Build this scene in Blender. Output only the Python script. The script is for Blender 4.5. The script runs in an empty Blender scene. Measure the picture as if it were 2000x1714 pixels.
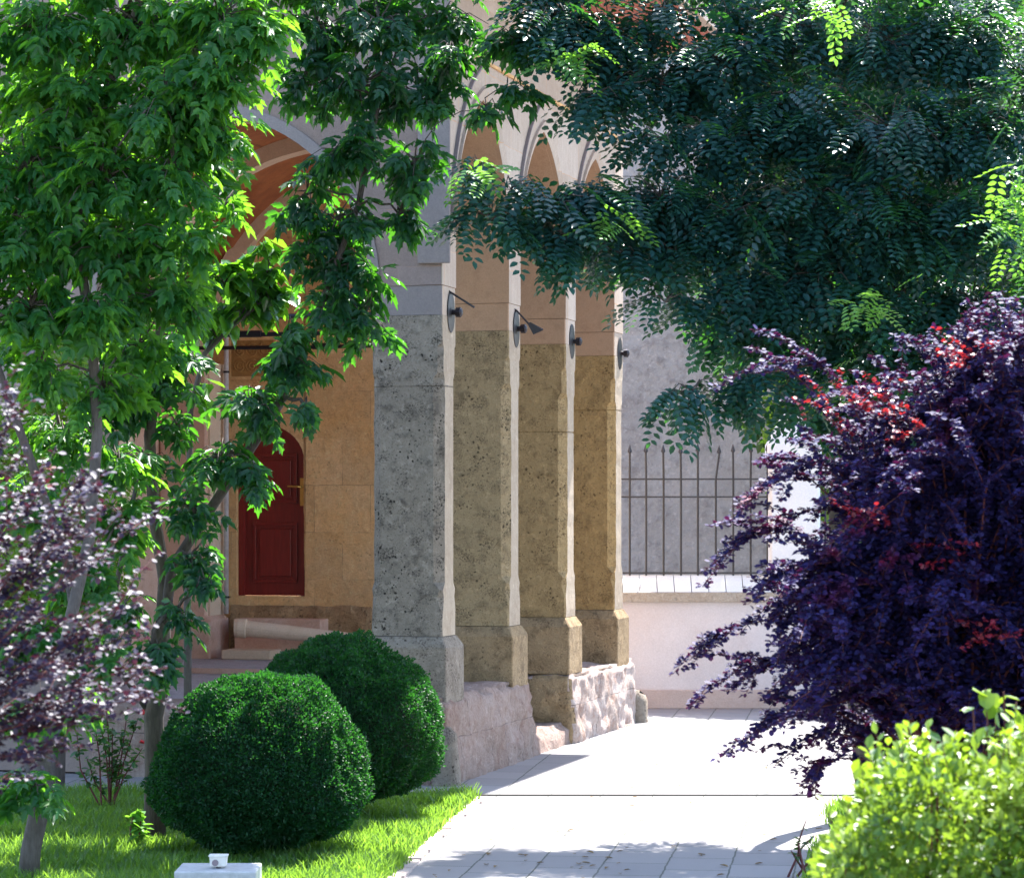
import bpy, bmesh, math, random
import numpy as np
from mathutils import Vector, Matrix
R = math.radians
random.seed(7); rng = np.random.default_rng(7)
sc = bpy.context.scene

# ------------------------------------------------------------------ camera, sky, sun, exposure
F = 5400.0; CZ = 2.95; HY = 994.0
cam = bpy.data.cameras.new('camera'); co = bpy.data.objects.new('camera', cam); sc.collection.objects.link(co)
co.location = (0, 0, CZ); co.rotation_euler = (R(90), 0, 0)
cam.sensor_width = 36; cam.lens = F / 2000 * 36; cam.shift_y = (HY - 857) / 2000
cam.clip_start = .1; cam.clip_end = 2000
cam.dof.use_dof = True; cam.dof.focus_distance = 29; cam.dof.aperture_fstop = 5.0
sc.camera = co
SAZ, SEL = R(24), R(59.3)
w = bpy.data.worlds.new('World'); sc.world = w; w.use_nodes = True
nt = w.node_tree; bg = nt.nodes['Background']; sky = nt.nodes.new('ShaderNodeTexSky')
sky.sky_type = 'NISHITA'; sky.sun_disc = False; sky.sun_elevation = SEL; sky.sun_rotation = SAZ
nt.links.new(sky.outputs[0], bg.inputs[0]); bg.inputs[1].default_value = .15
sl = bpy.data.lights.new('sun', 'SUN'); sl.energy = 5.0; sl.angle = R(.5); sl.color = (1, .97, .92)
so = bpy.data.objects.new('sun', sl); sc.collection.objects.link(so)
sd = Vector((math.sin(SAZ)*math.cos(SEL), math.cos(SAZ)*math.cos(SEL), math.sin(SEL)))
so.rotation_euler = sd.to_track_quat('Z', 'Y').to_euler(); so.location = (5, 30, 20)
sc.view_settings.view_transform = 'Standard'; sc.view_settings.look = 'None'
sc.view_settings.exposure = 2.2; sc.view_settings.gamma = 1
sc.cycles.max_bounces = 12; sc.cycles.diffuse_bounces = 8; sc.cycles.transmission_bounces = 6
sc.render.resolution_x = 1024; sc.render.resolution_y = 877

# ------------------------------------------------------------------ frames of reference
A = math.atan2(1466, F)                     # the arcade runs away at this angle
UX, UY = math.sin(A), math.cos(A)           # along the arcade
NX, NY = math.cos(A), -math.sin(A)          # out of the arcade
F0 = (-.683, 30.0)
def fw(s, t, z): return (F0[0] + t*UX + s*NX, F0[1] + t*UY + s*NY, z)
def P(px, py, d): return Vector(((px-1000)*d/F, d, CZ - (py-HY)*d/F))
def Wt(px, py, t):                          # on a wall square to the arcade, at t -> (s, z)
    q = (px-1000)/F
    bx, by = F0[0]+t*UX, F0[1]+t*UY
    s = (q*by - bx)/(NX - q*NY); Y = by + s*NY
    return s, CZ - (py-HY)*Y/F

# ------------------------------------------------------------------ objects
def wloc(o):
    v = Vector((0, 0, 0))
    while o: v += o.location; o = o.parent
    return v
def tag(o, label=None, cat=None, group=None, kind=None):
    if label: o['label'] = label
    if cat: o['category'] = cat
    if group: o['group'] = group
    if kind: o['kind'] = kind
    return o
def empty(name, loc, label, cat, group=None):
    o = bpy.data.objects.new(name, None); sc.collection.objects.link(o); o.location = loc
    return tag(o, label, cat, group)
def link(name, me, mats, parent=None, loc=None):
    """vertices are in world space; loc (or the parent) becomes the origin"""
    for m in (mats if isinstance(mats, (list, tuple)) else [mats]): me.materials.append(m)
    o = bpy.data.objects.new(name, me); sc.collection.objects.link(o)
    if parent:
        o.parent = parent; off = wloc(parent)
    else:
        off = Vector(loc) if loc is not None else Vector((0, 0, 0)); o.location = off
    if off.length > 0:
        me.transform(Matrix.Translation(-off))
    return o
class MB:
    def __init__(s): s.v = []; s.f = []; s.m = []
    def add(s, vs, fs, mi=0):
        b = len(s.v); s.v += [tuple(v) for v in vs]; s.f += [tuple(i+b for i in f) for f in fs]; s.m += [mi]*len(fs)
    def box(s, x0, x1, y0, y1, z0, z1, fr=None, mi=0):
        fr = fr or (lambda a, b, c: (a, b, c))
        vs = [fr(x, y, z) for z in (z0, z1) for x, y in ((x0, y0), (x1, y0), (x1, y1), (x0, y1))]
        s.add(vs, [(0, 3, 2, 1), (4, 5, 6, 7), (0, 1, 5, 4), (1, 2, 6, 5), (2, 3, 7, 6), (3, 0, 4, 7)], mi)
    def loft(s, rings, caps=True, mi=0):
        n = len(rings[0]); vs = [p for r in rings for p in r]; fs = []
        for k in range(len(rings)-1):
            for i in range(n):
                j = (i+1) % n
                fs.append((k*n+i, k*n+j, (k+1)*n+j, (k+1)*n+i))
        if caps: fs += [tuple(range(n))[::-1], tuple(range((len(rings)-1)*n, len(rings)*n))]
        s.add(vs, fs, mi)
    def tube(s, pts, rad, n=8, mi=0, caps=True):
        pts = [Vector(p) for p in pts]
        if not isinstance(rad, (list, tuple)): rad = [rad]*len(pts)
        rings = []; pu = None
        for i, p in enumerate(pts):
            d = (pts[min(i+1, len(pts)-1)] - pts[max(i-1, 0)]).normalized()
            if pu is None:
                pu = d.orthogonal().normalized()
            pu = (pu - d*pu.dot(d))
            pu = pu.normalized() if pu.length > 1e-6 else d.orthogonal().normalized()
            pv = d.cross(pu)
            rings.append([p + (pu*math.cos(2*math.pi*k/n) + pv*math.sin(2*math.pi*k/n))*rad[i] for k in range(n)])
        s.loft(rings, caps, mi)
    def sphere(s, c, r, n=10, mi=0, sz=1):
        c = Vector(c); rings = []
        for i in range(1, n//2+1):
            ph = math.pi*i/(n//2+1)
            rings.append([c + Vector((math.sin(ph)*math.cos(2*math.pi*k/n), math.sin(ph)*math.sin(2*math.pi*k/n), -math.cos(ph)*sz))*r for k in range(n)])
        s.loft(rings, True, mi)
    def build(s, name, mat, parent=None, loc=None, bevel=0, smooth=False):
        me = bpy.data.meshes.new(name); me.from_pydata(s.v, [], s.f)
        me.polygons.foreach_set('material_index', s.m)
        bm = bmesh.new(); bm.from_mesh(me); bmesh.ops.recalc_face_normals(bm, faces=bm.faces); bm.to_mesh(me); bm.free()
        o = link(name, me, mat, parent, loc)
        if smooth:
            for p in me.polygons: p.use_smooth = True
        if bevel:
            b = o.modifiers.new('bevel', 'BEVEL'); b.width = bevel; b.segments = 2; b.limit_method = 'ANGLE'; b.angle_limit = R(40)
        return o
def profile_wall(mb, prof, top, c0, c1, frame, mi=0):
    """wall whose underside follows prof [(a, z)...]; c0, c1 its two faces"""
    for (a0, z0), (a1, z1) in zip(prof, prof[1:]):
        if abs(a1-a0) > 1e-6:
            for c in (c0, c1):
                mb.add([frame(a0, c, z0), frame(a1, c, z1), frame(a1, c, top), frame(a0, c, top)], [(0, 1, 2, 3)], mi)
            mb.add([frame(a0, c0, top), frame(a1, c0, top), frame(a1, c1, top), frame(a0, c1, top)], [(0, 1, 2, 3)], mi)
        mb.add([frame(a0, c0, z0), frame(a1, c0, z1), frame(a1, c1, z1), frame(a0, c1, z0)], [(0, 1, 2, 3)], mi)
    for a, z in (prof[0], prof[-1]):
        mb.add([frame(a, c0, z), frame(a, c1, z), frame(a, c1, top), frame(a, c0, top)], [(0, 1, 2, 3)], mi)
def pointed(a0, a1, zs, rise, n=14):
    h = (a1-a0)/2; r = (h*h+rise*rise)/(2*h); o = []
    for i in range(2*n+1):
        # even steps of height would be coarse near the top: step along the arc
        if i <= n: th = math.asin(rise/r)*i/n; x = r - r*math.cos(th); z = r*math.sin(th); o.append((a0+x, zs+z))
        else: th = math.asin(rise/r)*(2*n-i)/n; x = r - r*math.cos(th); z = r*math.sin(th); o.append((a1-x, zs+z))
    return o

# ------------------------------------------------------------------ materials
def mat(name):
    m = bpy.data.materials.new(name); m.use_nodes = True
    return m, m.node_tree, m.node_tree.nodes['Principled BSDF']
def N(nt, t, **k):
    n = nt.nodes.new(t)
    for a, b in k.items():
        if a.startswith('i_'):
            n.inputs[int(a[2:])].default_value = b
        else: setattr(n, a, b)
    return n
def mix(nt, fac, a, b, mode='MIX'):
    n = nt.nodes.new('ShaderNodeMix'); n.data_type = 'RGBA'; n.blend_type = mode
    for sck, v in ((0, fac), (6, a), (7, b)):
        if hasattr(v, 'links') or hasattr(v, 'is_linked'): nt.links.new(v, n.inputs[sck])
        elif sck == 0: n.inputs[0].default_value = v
        else: n.inputs[sck].default_value = (*v, 1)
    return n.outputs[2]
def ramp(nt, src, p0, p1, c0=0., c1=1.):
    n = nt.nodes.new('ShaderNodeMapRange'); n.clamp = True
    nt.links.new(src, n.inputs[0]); n.inputs[1].default_value = p0; n.inputs[2].default_value = p1
    n.inputs[3].default_value = c0; n.inputs[4].default_value = c1
    return n.outputs[0]
def coords(nt, rot=0, scale=(1, 1, 1), loc=(0, 0, 0)):
    g = nt.nodes.new('ShaderNodeNewGeometry'); mp = nt.nodes.new('ShaderNodeMapping')
    r = nt.nodes.new('ShaderNodeVectorRotate'); r.rotation_type = 'Z_AXIS'; r.inputs['Angle'].default_value = rot
    nt.links.new(g.outputs['Position'], r.inputs[0]); nt.links.new(r.outputs[0], mp.inputs[0])
    mp.inputs['Scale'].default_value = scale; mp.inputs['Location'].default_value = loc
    return mp.outputs[0]
def noise(nt, vec, sc_, det=6, rough=.6):
    n = nt.nodes.new('ShaderNodeTexNoise'); n.inputs['Scale'].default_value = sc_; n.inputs['Detail'].default_value = det
    n.inputs['Roughness'].default_value = rough; nt.links.new(vec, n.inputs['Vector']); return n.outputs['Fac']
def bump(nt, bs, h, strength, dist=.02, prev=None):
    b = nt.nodes.new('ShaderNodeBump'); b.inputs['Strength'].default_value = strength; b.inputs['Distance'].default_value = dist
    nt.links.new(h, b.inputs['Height'])
    if prev: nt.links.new(prev, b.inputs['Normal'])
    nt.links.new(b.outputs[0], bs.inputs['Normal']); return b.outputs[0]
def stone(name, c1, c2, dark=(.05, .045, .04), pits=.5, stain=.5, rough=.5, bstr=.5, seed=0, blotch=6, brick=None, joint=None, bax=0, tool=0):
    m, nt, bs = mat(name); v = coords(nt, A, loc=(seed*3.1, seed*1.7, seed*2.3)); bs.inputs['Roughness'].default_value = .9
    bs.inputs['Specular IOR Level'].default_value = .2
    big = noise(nt, v, 1.3, 5); med = noise(nt, v, blotch, 8, .7); fine = noise(nt, v, 55, 5, .7)
    col = mix(nt, ramp(nt, big, .35, .65), c1, c2)
    if pits: col = mix(nt, ramp(nt, noise(nt, v, 2.6, 7, .72), .50, .66, 0, .5*(pits if pits > .5 else .25)), col, tuple(x*.42 for x in c1))
    col = mix(nt, ramp(nt, med, .49, .67, 0, stain), col, dark)
    col = mix(nt, ramp(nt, fine, .3, .75, 0, .45), col, tuple(x*.5 for x in c1))
    h = fine
    if pits:
        sp1 = noise(nt, v, 42, 5, .8); sp2 = noise(nt, v, 4.5, 4, .6)
        ad = N(nt, 'ShaderNodeMath', operation='MULTIPLY_ADD'); nt.links.new(sp2, ad.inputs[0]); ad.inputs[1].default_value = .5; nt.links.new(sp1, ad.inputs[2])
        spk = ramp(nt, ad.outputs[0], .78, .92, 0, min(1, pits*1.1)); col = mix(nt, spk, col, dark)
        lt = ramp(nt, noise(nt, v, 11, 6, .75), .54, .74, 0, .55); col = mix(nt, lt, col, tuple(min(1, x*1.5) for x in c2))
        vo = N(nt, 'ShaderNodeTexVoronoi'); vo.inputs['Scale'].default_value = 17; vo.inputs['Randomness'].default_value = 1
        wv = nt.nodes.new('ShaderNodeVectorMath'); wv.operation = 'ADD'; nz = nt.nodes.new('ShaderNodeTexNoise'); nz.inputs['Scale'].default_value = 14
        nt.links.new(v, nz.inputs['Vector']); sc2 = nt.nodes.new('ShaderNodeVectorMath'); sc2.operation = 'SCALE'; sc2.inputs['Scale'].default_value = .06
        nt.links.new(nz.outputs['Color'], sc2.inputs[0]); nt.links.new(v, wv.inputs[0]); nt.links.new(sc2.outputs[0], wv.inputs[1])
        nt.links.new(wv.outputs[0], vo.inputs['Vector'])
        pm = noise(nt, v, 3.5, 3); pr = ramp(nt, pm, .42, .7, .03, .34)
        sub = N(nt, 'ShaderNodeMath', operation='SUBTRACT'); nt.links.new(vo.outputs['Distance'], sub.inputs[0]); nt.links.new(pr, sub.inputs[1])
        pit = ramp(nt, sub.outputs[0], -.08, .05, 1, 0)
        f = N(nt, 'ShaderNodeMath', operation='MULTIPLY'); nt.links.new(pit, f.inputs[0]); f.inputs[1].default_value = pits
        col = mix(nt, f.outputs[0], col, tuple(x*.6 for x in dark))
        hh = N(nt, 'ShaderNodeMath', operation='SUBTRACT'); nt.links.new(fine, hh.inputs[0]); nt.links.new(f.outputs[0], hh.inputs[1]); h = hh.outputs[0]
    b1 = bump(nt, bs, h, bstr, .02)
    b2 = bump(nt, bs, med, rough, .10, b1)
    if tool:
        vt = coords(nt, A, scale=(38, 38, 1.2)); tl = noise(nt, vt, 1, 3); bump(nt, bs, tl, tool, .02, b2)
        col = mix(nt, ramp(nt, tl, .35, .7, 0, .35), col, tuple(x*.66 for x in c1))
    if brick:
        sx = N(nt, 'ShaderNodeSeparateXYZ'); nt.links.new(coords(nt, A), sx.inputs[0])
        cb = N(nt, 'ShaderNodeCombineXYZ'); nt.links.new(sx.outputs[bax], cb.inputs[0]); nt.links.new(sx.outputs[2], cb.inputs[1])
        nw = N(nt, 'ShaderNodeVectorMath', operation='ADD'); nz = nt.nodes.new('ShaderNodeTexNoise'); nz.inputs['Scale'].default_value = 5
        nt.links.new(v, nz.inputs['Vector']); s3 = N(nt, 'ShaderNodeVectorMath', operation='SCALE'); s3.inputs['Scale'].default_value = .03
        nt.links.new(nz.outputs['Color'], s3.inputs[0]); nt.links.new(cb.outputs[0], nw.inputs[0]); nt.links.new(s3.outputs[0], nw.inputs[1])
        br = N(nt, 'ShaderNodeTexBrick'); nt.links.new(nw.outputs[0], br.inputs['Vector'])
        br.inputs['Scale'].default_value = 1; br.inputs['Brick Width'].default_value = brick[0]; br.inputs['Row Height'].default_value = brick[1]
        br.inputs['Mortar Size'].default_value = brick[2]; br.inputs['Mortar Smooth'].default_value = .4
        br.inputs['Color1'].default_value = (1, 1, 1, 1); br.inputs['Color2'].default_value = (.84, .80, .76, 1); br.inputs['Mortar'].default_value = (1, 1, 1, 1)
        col = mix(nt, 1, col, br.outputs['Color'], 'MULTIPLY')
        gap = noise(nt, v, 2.2, 3); g2 = ramp(nt, gap, .4, .6, .15, .95)
        mm = N(nt, 'ShaderNodeMath', operation='MULTIPLY'); nt.links.new(br.outputs['Fac'], mm.inputs[0]); nt.links.new(g2, mm.inputs[1])
        col = mix(nt, mm.outputs[0], col, joint or tuple(x*.35 for x in c1))
    nt.links.new(col, bs.inputs['Base Color'])
    return m
def plain(name, c, rough=.6, metal=0, var=.25, sc_=20, bs_=.15, spec=.4):
    m, nt, bs = mat(name); v = coords(nt); n = noise(nt, v, sc_, 6)
    nt.links.new(mix(nt, ramp(nt, n, .3, .7, 0, 1), c, tuple(x*(1-var) for x in c)), bs.inputs['Base Color'])
    bs.inputs['Roughness'].default_value = rough; bs.inputs['Metallic'].default_value = metal; bs.inputs['Specular IOR Level'].default_value = spec
    bump(nt, bs, n, bs_, .01); return m
def leaf(name, c1, c2, trans, tstr=.4, rough=.4, c3=None, f3=(.62, .7), spec=.5, backfac=.9):
    m, nt, bs = mat(name); g = nt.nodes.new('ShaderNodeNewGeometry')
    col = mix(nt, g.outputs['Random Per Island'], c1, c2)
    if c3:
        v = coords(nt); n = noise(nt, v, 1.4, 3); col = mix(nt, ramp(nt, n, *f3), col, c3)
    nt.links.new(col, bs.inputs['Base Color']); bs.inputs['Roughness'].default_value = rough; bs.inputs['Specular IOR Level'].default_value = spec
    tr = nt.nodes.new('ShaderNodeBsdfTranslucent')
    tc = mix(nt, g.outputs['Random Per Island'], trans, tuple(x*.75 for x in trans))
    nt.links.new(tc, tr.inputs[0]); ms = nt.nodes.new('ShaderNodeMixShader'); ms.inputs[0].default_value = tstr
    nt.links.new(bs.outputs[0], ms.inputs[1]); nt.links.new(tr.outputs[0], ms.inputs[2])
    nt.links.new(ms.outputs[0], nt.nodes['Material Output'].inputs[0]); return m
def bark(name, c1, c2, sc_=8):
    m, nt, bs = mat(name); v = coords(nt, scale=(1, 1, .18)); n = noise(nt, v, sc_*5, 6, .7); n2 = noise(nt, coords(nt), 5, 4)
    col = mix(nt, ramp(nt, n, .35, .65), c1, c2); col = mix(nt, ramp(nt, n2, .5, .7, 0, .6), col, tuple(x*.5 for x in c1))
    nt.links.new(col, bs.inputs['Base Color']); bs.inputs['Roughness'].default_value = .9; bump(nt, bs, n, .9, .02); return m

M = {}
M['shaft_grey'] = stone('weathered_grey_stone', (.245, .205, .165), (.32, .275, .225), (.03, .025, .02), pits=.95, stain=.7, seed=1, blotch=5)
M['shaft_ochre'] = stone('pitted_ochre_stone', (.41, .30, .165), (.48, .355, .20), (.07, .05, .03), pits=.8, stain=.55, rough=.9, seed=2)
M['shaft_brown'] = stone('rough_brown_stone', (.46, .315, .15), (.52, .36, .175), (.09, .055, .025), pits=.7, stain=.5, rough=.9, bstr=.8, seed=3)
M['shaft_gold'] = stone('golden_brown_stone', (.52, .335, .14), (.45, .28, .115), (.10, .06, .03), pits=.6, stain=.5, rough=.9, bstr=.8, seed=5)
M['smooth_grey'] = stone('smooth_grey_stone', (.235, .205, .20), (.27, .23, .215), (.2, .17, .16), pits=0, stain=.3, rough=.15, bstr=.25, seed=4)
M['smooth_pink'] = stone('smooth_pink_stone', (.42, .27, .17), (.47, .29, .175), (.27, .155, .09), pits=0, stain=.35, rough=.15, bstr=.25, seed=6)
M['front'] = stone('pier_front_painted_light', (.42, .33, .24), (.50, .41, .31), (.22, .15, .09), pits=.25, stain=.35, rough=.4, seed=7, tool=.25)  # paler than the shafts: grazing sun and ground bounce put into the colour
M['facade'] = stone('tooled_pale_stone', (.52, .42, .34), (.58, .48, .39), (.35, .25, .18), pits=0, stain=.25, rough=.1, bstr=.3, seed=8, brick=(1.1, .72, .006), joint=(.5, .26, .12), bax=1, tool=.35)
M['endwall'] = stone('pale_grey_ashlar', (.27, .215, .20), (.31, .24, .21), (.23, .17, .14), pits=0, stain=.3, rough=.15, bstr=.25, seed=9, brick=(1.2, .62, .005), joint=(.32, .19, .13), bax=0)
M['orange'] = stone('orange_volcanic_stone', (.93, .55, .24), (.90, .60, .33), (.42, .22, .10), pits=.35, stain=.35, rough=.5, seed=10, brick=(.83, .66, .006), joint=(.45, .26, .13), bax=0)
M['vault'] = stone('orange_red_vault_stone', (.56, .22, .09), (.40, .14, .075), (.26, .11, .07), pits=.1, stain=.45, rough=.3, seed=11, brick=(.9, .55, .008), joint=(.26, .11, .05), bax=1)
M['rib'] = stone('pale_rib_stone', (.74, .56, .40), (.78, .60, .46), (.5, .32, .2), pits=0, stain=.25, rough=.15, bstr=.2, seed=12)
M['pinkwall'] = stone('pink_plastered_wall', (.68, .40, .29), (.76, .55, .44), (.46, .24, .17), pits=0, stain=.4, rough=.2, bstr=.3, seed=13)
M['plinth'] = stone('worn_pink_stone', (.44, .31, .26), (.55, .45, .40), (.28, .15, .11), pits=.25, stain=.6, rough=1, bstr=.8, seed=14, blotch=7, tool=.5, brick=(.62, .5, .008), bax=1)
M['pedestal'] = stone('brown_pedestal_stone', (.33, .225, .12), (.40, .29, .17), (.08, .05, .03), pits=.6, stain=.6, rough=.7, seed=15)
M['pedestal_grey'] = stone('grey_pedestal_stone', (.25, .21, .165), (.30, .25, .20), (.07, .05, .04), pits=.85, stain=.5, rough=.5, seed=16)
M['plaster'] = stone('grey_plaster', (.46, .42, .40), (.57, .53, .51), (.27, .24, .23), pits=.25, stain=.8, rough=1, bstr=.8, seed=17, blotch=4)
M['wallpaint'] = stone('white_washed_render', (.60, .555, .56), (.66, .62, .63), (.54, .44, .40), pits=0, stain=.25, rough=.2, bstr=.15, seed=18, blotch=2)
M['pebble'] = stone('pebbled_concrete', (.42, .37, .31), (.50, .45, .38), (.2, .16, .12), pits=.3, stain=.5, rough=.3, bstr=1, seed=19, blotch=30)
M['course'] = stone('rough_orange_brown_stone', (.58, .36, .19), (.66, .42, .23), (.22, .12, .06), pits=.7, stain=.7, rough=1, bstr=1, seed=41)
M['foot'] = stone('pale_pink_wall_foot', (.50, .40, .36), (.56, .46, .42), (.4, .28, .22), pits=0, stain=.3, rough=.2, seed=31)
M['plinth_far'] = stone('sun_painted_red_streaked_stone', (.60, .47, .42), (.72, .63, .58), (.40, .20, .13), pits=.3, stain=.75, rough=1, bstr=1, seed=33, blotch=5, tool=.8, brick=(.62, .5, .008), bax=1)  # plinth stone made paler, strong sun painted into the colour; red streaks its own
M['coping'] = stone('white_marble_coping', (.74, .74, .72), (.80, .80, .78), (.6, .6, .58), pits=0, stain=.2, rough=.05, bstr=.1, seed=20)
M['whitestone'] = stone('white_painted_pier', (.74, .74, .76), (.78, .78, .79), (.6, .6, .6), pits=0, stain=.2, rough=.1, bstr=.1, seed=21)
M['floor'] = stone('grey_gravel_floor', (.50, .45, .46), (.58, .52, .52), (.2, .18, .2), pits=.6, stain=.6, rough=.3, bstr=1, seed=22, blotch=60)
M['brick'] = stone('red_soffit_brick', (.42, .10, .055), (.36, .085, .05), (.2, .06, .04), pits=0, stain=.3, rough=.1, seed=23, blotch=20)
def soffit():
    m, nt, bs = mat('red_brick_soffit'); br = N(nt, 'ShaderNodeTexBrick'); nt.links.new(coords(nt, A), br.inputs['Vector'])
    br.inputs['Scale'].default_value = 1; br.inputs['Brick Width'].default_value = .24; br.inputs['Row Height'].default_value = .075; br.inputs['Mortar Size'].default_value = .008
    br.inputs['Color1'].default_value = (.44, .09, .05, 1); br.inputs['Color2'].default_value = (.33, .07, .045, 1); br.inputs['Mortar'].default_value = (.45, .3, .24, 1)
    nt.links.new(br.outputs['Color'], bs.inputs['Base Color']); bs.inputs['Roughness'].default_value = .9; return m
M['soffit'] = soffit()
M['iron'] = plain('dark_iron', (.035, .03, .035), .45, .6)
M['greyiron'] = plain('grey_galvanised_iron', (.055, .052, .055), .5, .5)
M['pipe'] = plain('pale_grey_pipe', (.60, .57, .58), .4)
M['brass'] = plain('aged_brass', (.70, .42, .12), .3, .9)
M['board'] = plain('varnished_fascia_board', (.55, .42, .33), .6, var=.35)
M['bulb'] = plain('white_plastic', (.75, .72, .66), .5, var=.2)
M['lens'] = plain('smoked_lens', (.25, .2, .22), .15)
M['block'] = plain('white_marble_block', (.50, .50, .51), .5, var=.3)
def door_mat():
    m, nt, bs = mat('dark_red_wood'); v = coords(nt, A, scale=(1, 1, .12)); n = noise(nt, v, 40, 6)
    nt.links.new(mix(nt, n, (.11, .007, .007), (.28, .022, .016)), bs.inputs['Base Color']); bs.inputs['Roughness'].default_value = .28
    bump(nt, bs, n, .15, .01); return m
M['door'] = door_mat()
M['gold'] = stone('carved_gold_brown_stone', (.50, .27, .09), (.42, .22, .08), (.2, .1, .05), pits=0, stain=.4, rough=.3, seed=25)
def paving():
    m, nt, bs = mat('pale_stone_paving'); v = coords(nt, R(97.2)); br = N(nt, 'ShaderNodeTexBrick')
    nw = N(nt, 'ShaderNodeVectorMath', operation='ADD'); nz = nt.nodes.new('ShaderNodeTexNoise'); nz.inputs['Scale'].default_value = 6
    nt.links.new(v, nz.inputs['Vector']); s3 = N(nt, 'ShaderNodeVectorMath', operation='SCALE'); s3.inputs['Scale'].default_value = .025
    nt.links.new(nz.outputs['Color'], s3.inputs[0]); nt.links.new(v, nw.inputs[0]); nt.links.new(s3.outputs[0], nw.inputs[1])
    nt.links.new(nw.outputs[0], br.inputs['Vector']); br.offset = .5
    br.inputs['Scale'].default_value = 1; br.inputs['Brick Width'].default_value = .78; br.inputs['Row Height'].default_value = .53; br.inputs['Mortar Size'].default_value = .008
    br.inputs['Color1'].default_value = (.245, .225, .22, 1); br.inputs['Color2'].default_value = (.20, .185, .185, 1); br.inputs['Mortar'].default_value = (.05, .055, .04, 1)
    n1 = noise(nt, v, 2.5, 6); n2 = noise(nt, v, 60, 4)
    col = mix(nt, ramp(nt, n1, .4, .7, 0, .3), br.outputs['Color'], (.25, .23, .23)); col = mix(nt, ramp(nt, n2, .55, .8, 0, .3), col, (.2, .18, .18))
    nt.links.new(col, bs.inputs['Base Color']); bs.inputs['Roughness'].default_value = .8; b = bump(nt, bs, n2, .2, .01)
    inv = N(nt, 'ShaderNodeMath', operation='SUBTRACT'); inv.inputs[0].default_value = 1; nt.links.new(br.outputs['Fac'], inv.inputs[1]); bump(nt, bs, inv.outputs[0], .5, .02, b)
    return m
M['paving'] = paving()
M['soil'] = plain('dark_lawn_soil', (.045, .05, .02), .95, var=.5)
M['grass'] = leaf('fresh_lawn_grass', (.012, .055, .010), (.045, .125, .022), (.32, .58, .05), .46, .33, spec=.5)
M['maple'] = leaf('maple_leaf', (.006, .038, .022), (.018, .066, .032), (.11, .42, .02), .36, .4, c3=(.02, .085, .02), spec=.4)
M['maple_light'] = leaf('light_maple_leaf', (.009, .062, .022), (.03, .12, .032), (.26, .66, .03), .44, .42, c3=(.05, .14, .015), spec=.35)
M['robinia'] = leaf('locust_leaf', (.007, .038, .040), (.018, .068, .072), (.07, .28, .02), .26, .38, c3=(.012, .055, .03), f3=(.56, .75), spec=.45)
M['lightleaf'] = leaf('young_locust_leaf', (.05, .17, .04), (.08, .22, .05), (.25, .55, .04), .4, .45)
M['lilac'] = leaf('glossy_heart_leaf', (.035, .12, .03), (.05, .15, .03), (.22, .55, .02), .4, .25, spec=.8)
M['box'] = leaf('boxwood_leaf', (.003, .030, .013), (.010, .052, .019), (.06, .30, .025), .27, .5, spec=.25)
M['barberry'] = leaf('purple_barberry_leaf', (.013, .013, .062), (.030, .022, .105), (.18, .015, .07), .12, .62, c3=(.13, .008, .035), f3=(.62, .74), spec=.2)
M['barberry_red'] = leaf('young_red_barberry_leaf', (.17, .008, .018), (.09, .008, .035), (.5, .03, .03), .3, .4)
M['barberry_orange'] = leaf('orange_red_barberry_leaf', (.26, .03, .01), (.14, .012, .02), (.6, .12, .02), .3, .4)
M['barberry_left'] = leaf('plum_barberry_leaf', (.016, .014, .036), (.036, .026, .055), (.20, .03, .05), .10, .55, c3=(.26, .04, .012), f3=(.66, .76), spec=.35)
M['hedge'] = leaf('yellow_green_hedge_leaf', (.008, .060, .012), (.12, .22, .02), (.34, .52, .03), .33, .4, c3=(.22, .30, .035), f3=(.5, .65))
M['far'] = leaf('far_foliage', (.08, .17, .02), (.13, .26, .03), (.4, .6, .05), .45, .5)
M['dark'] = leaf('dark_far_foliage', (.018, .05, .015), (.03, .08, .02), (.12, .3, .02), .35, .5)
M['rose'] = leaf('rose_leaf', (.02, .07, .03), (.04, .11, .04), (.2, .4, .04), .35, .4)
M['petal'] = leaf('red_rose_petal', (.65, .03, .06), (.75, .07, .1), (.8, .05, .05), .3, .5)
M['bark'] = bark('grey_brown_bark', (.055, .042, .036), (.10, .08, .07))
M['darkbark'] = bark('furrowed_dark_bark', (.055, .04, .03), (.11, .085, .06), 6)
M['palebark'] = bark('smooth_grey_bark', (.075, .06, .052), (.12, .10, .09))
M['redtwig'] = plain('red_brown_twig', (.12, .03, .03), .7)
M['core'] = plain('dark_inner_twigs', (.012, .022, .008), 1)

# ------------------------------------------------------------------ the setting
def sheet(name, pts, z, m, kind='structure'):
    mb = MB(); mb.add([(x, y, z) for x, y in pts], [tuple(range(len(pts)))])
    return tag(mb.build(name, m), kind=kind)
sheet('ground', [(-400, -30), (400, -30), (400, 700), (-400, 700)], 0, M['paving'])
def gx(px, y): return (px-1000)*y/F
LW = [(-14, 8), (gx(655, 19), 8), (-1.28, 19), (-.98, 22.1), (-.62, 26), (gx(932, 28.3), 28.3), (-14, 28.35)]
sheet('lawn', LW, .012, M['soil'])
RW = [(gx(1600, 24.4), 10), (gx(1560, 21), 21), (gx(1600, 24.4), 24.4), (gx(1640, 24.4), 24.4), (gx(1615, 26.6), 26.6), (gx(1625, 27.4), 27.4), (14, 27.4), (14, 10)]
sheet('planting_bed', RW, .012, M['soil'])

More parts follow.
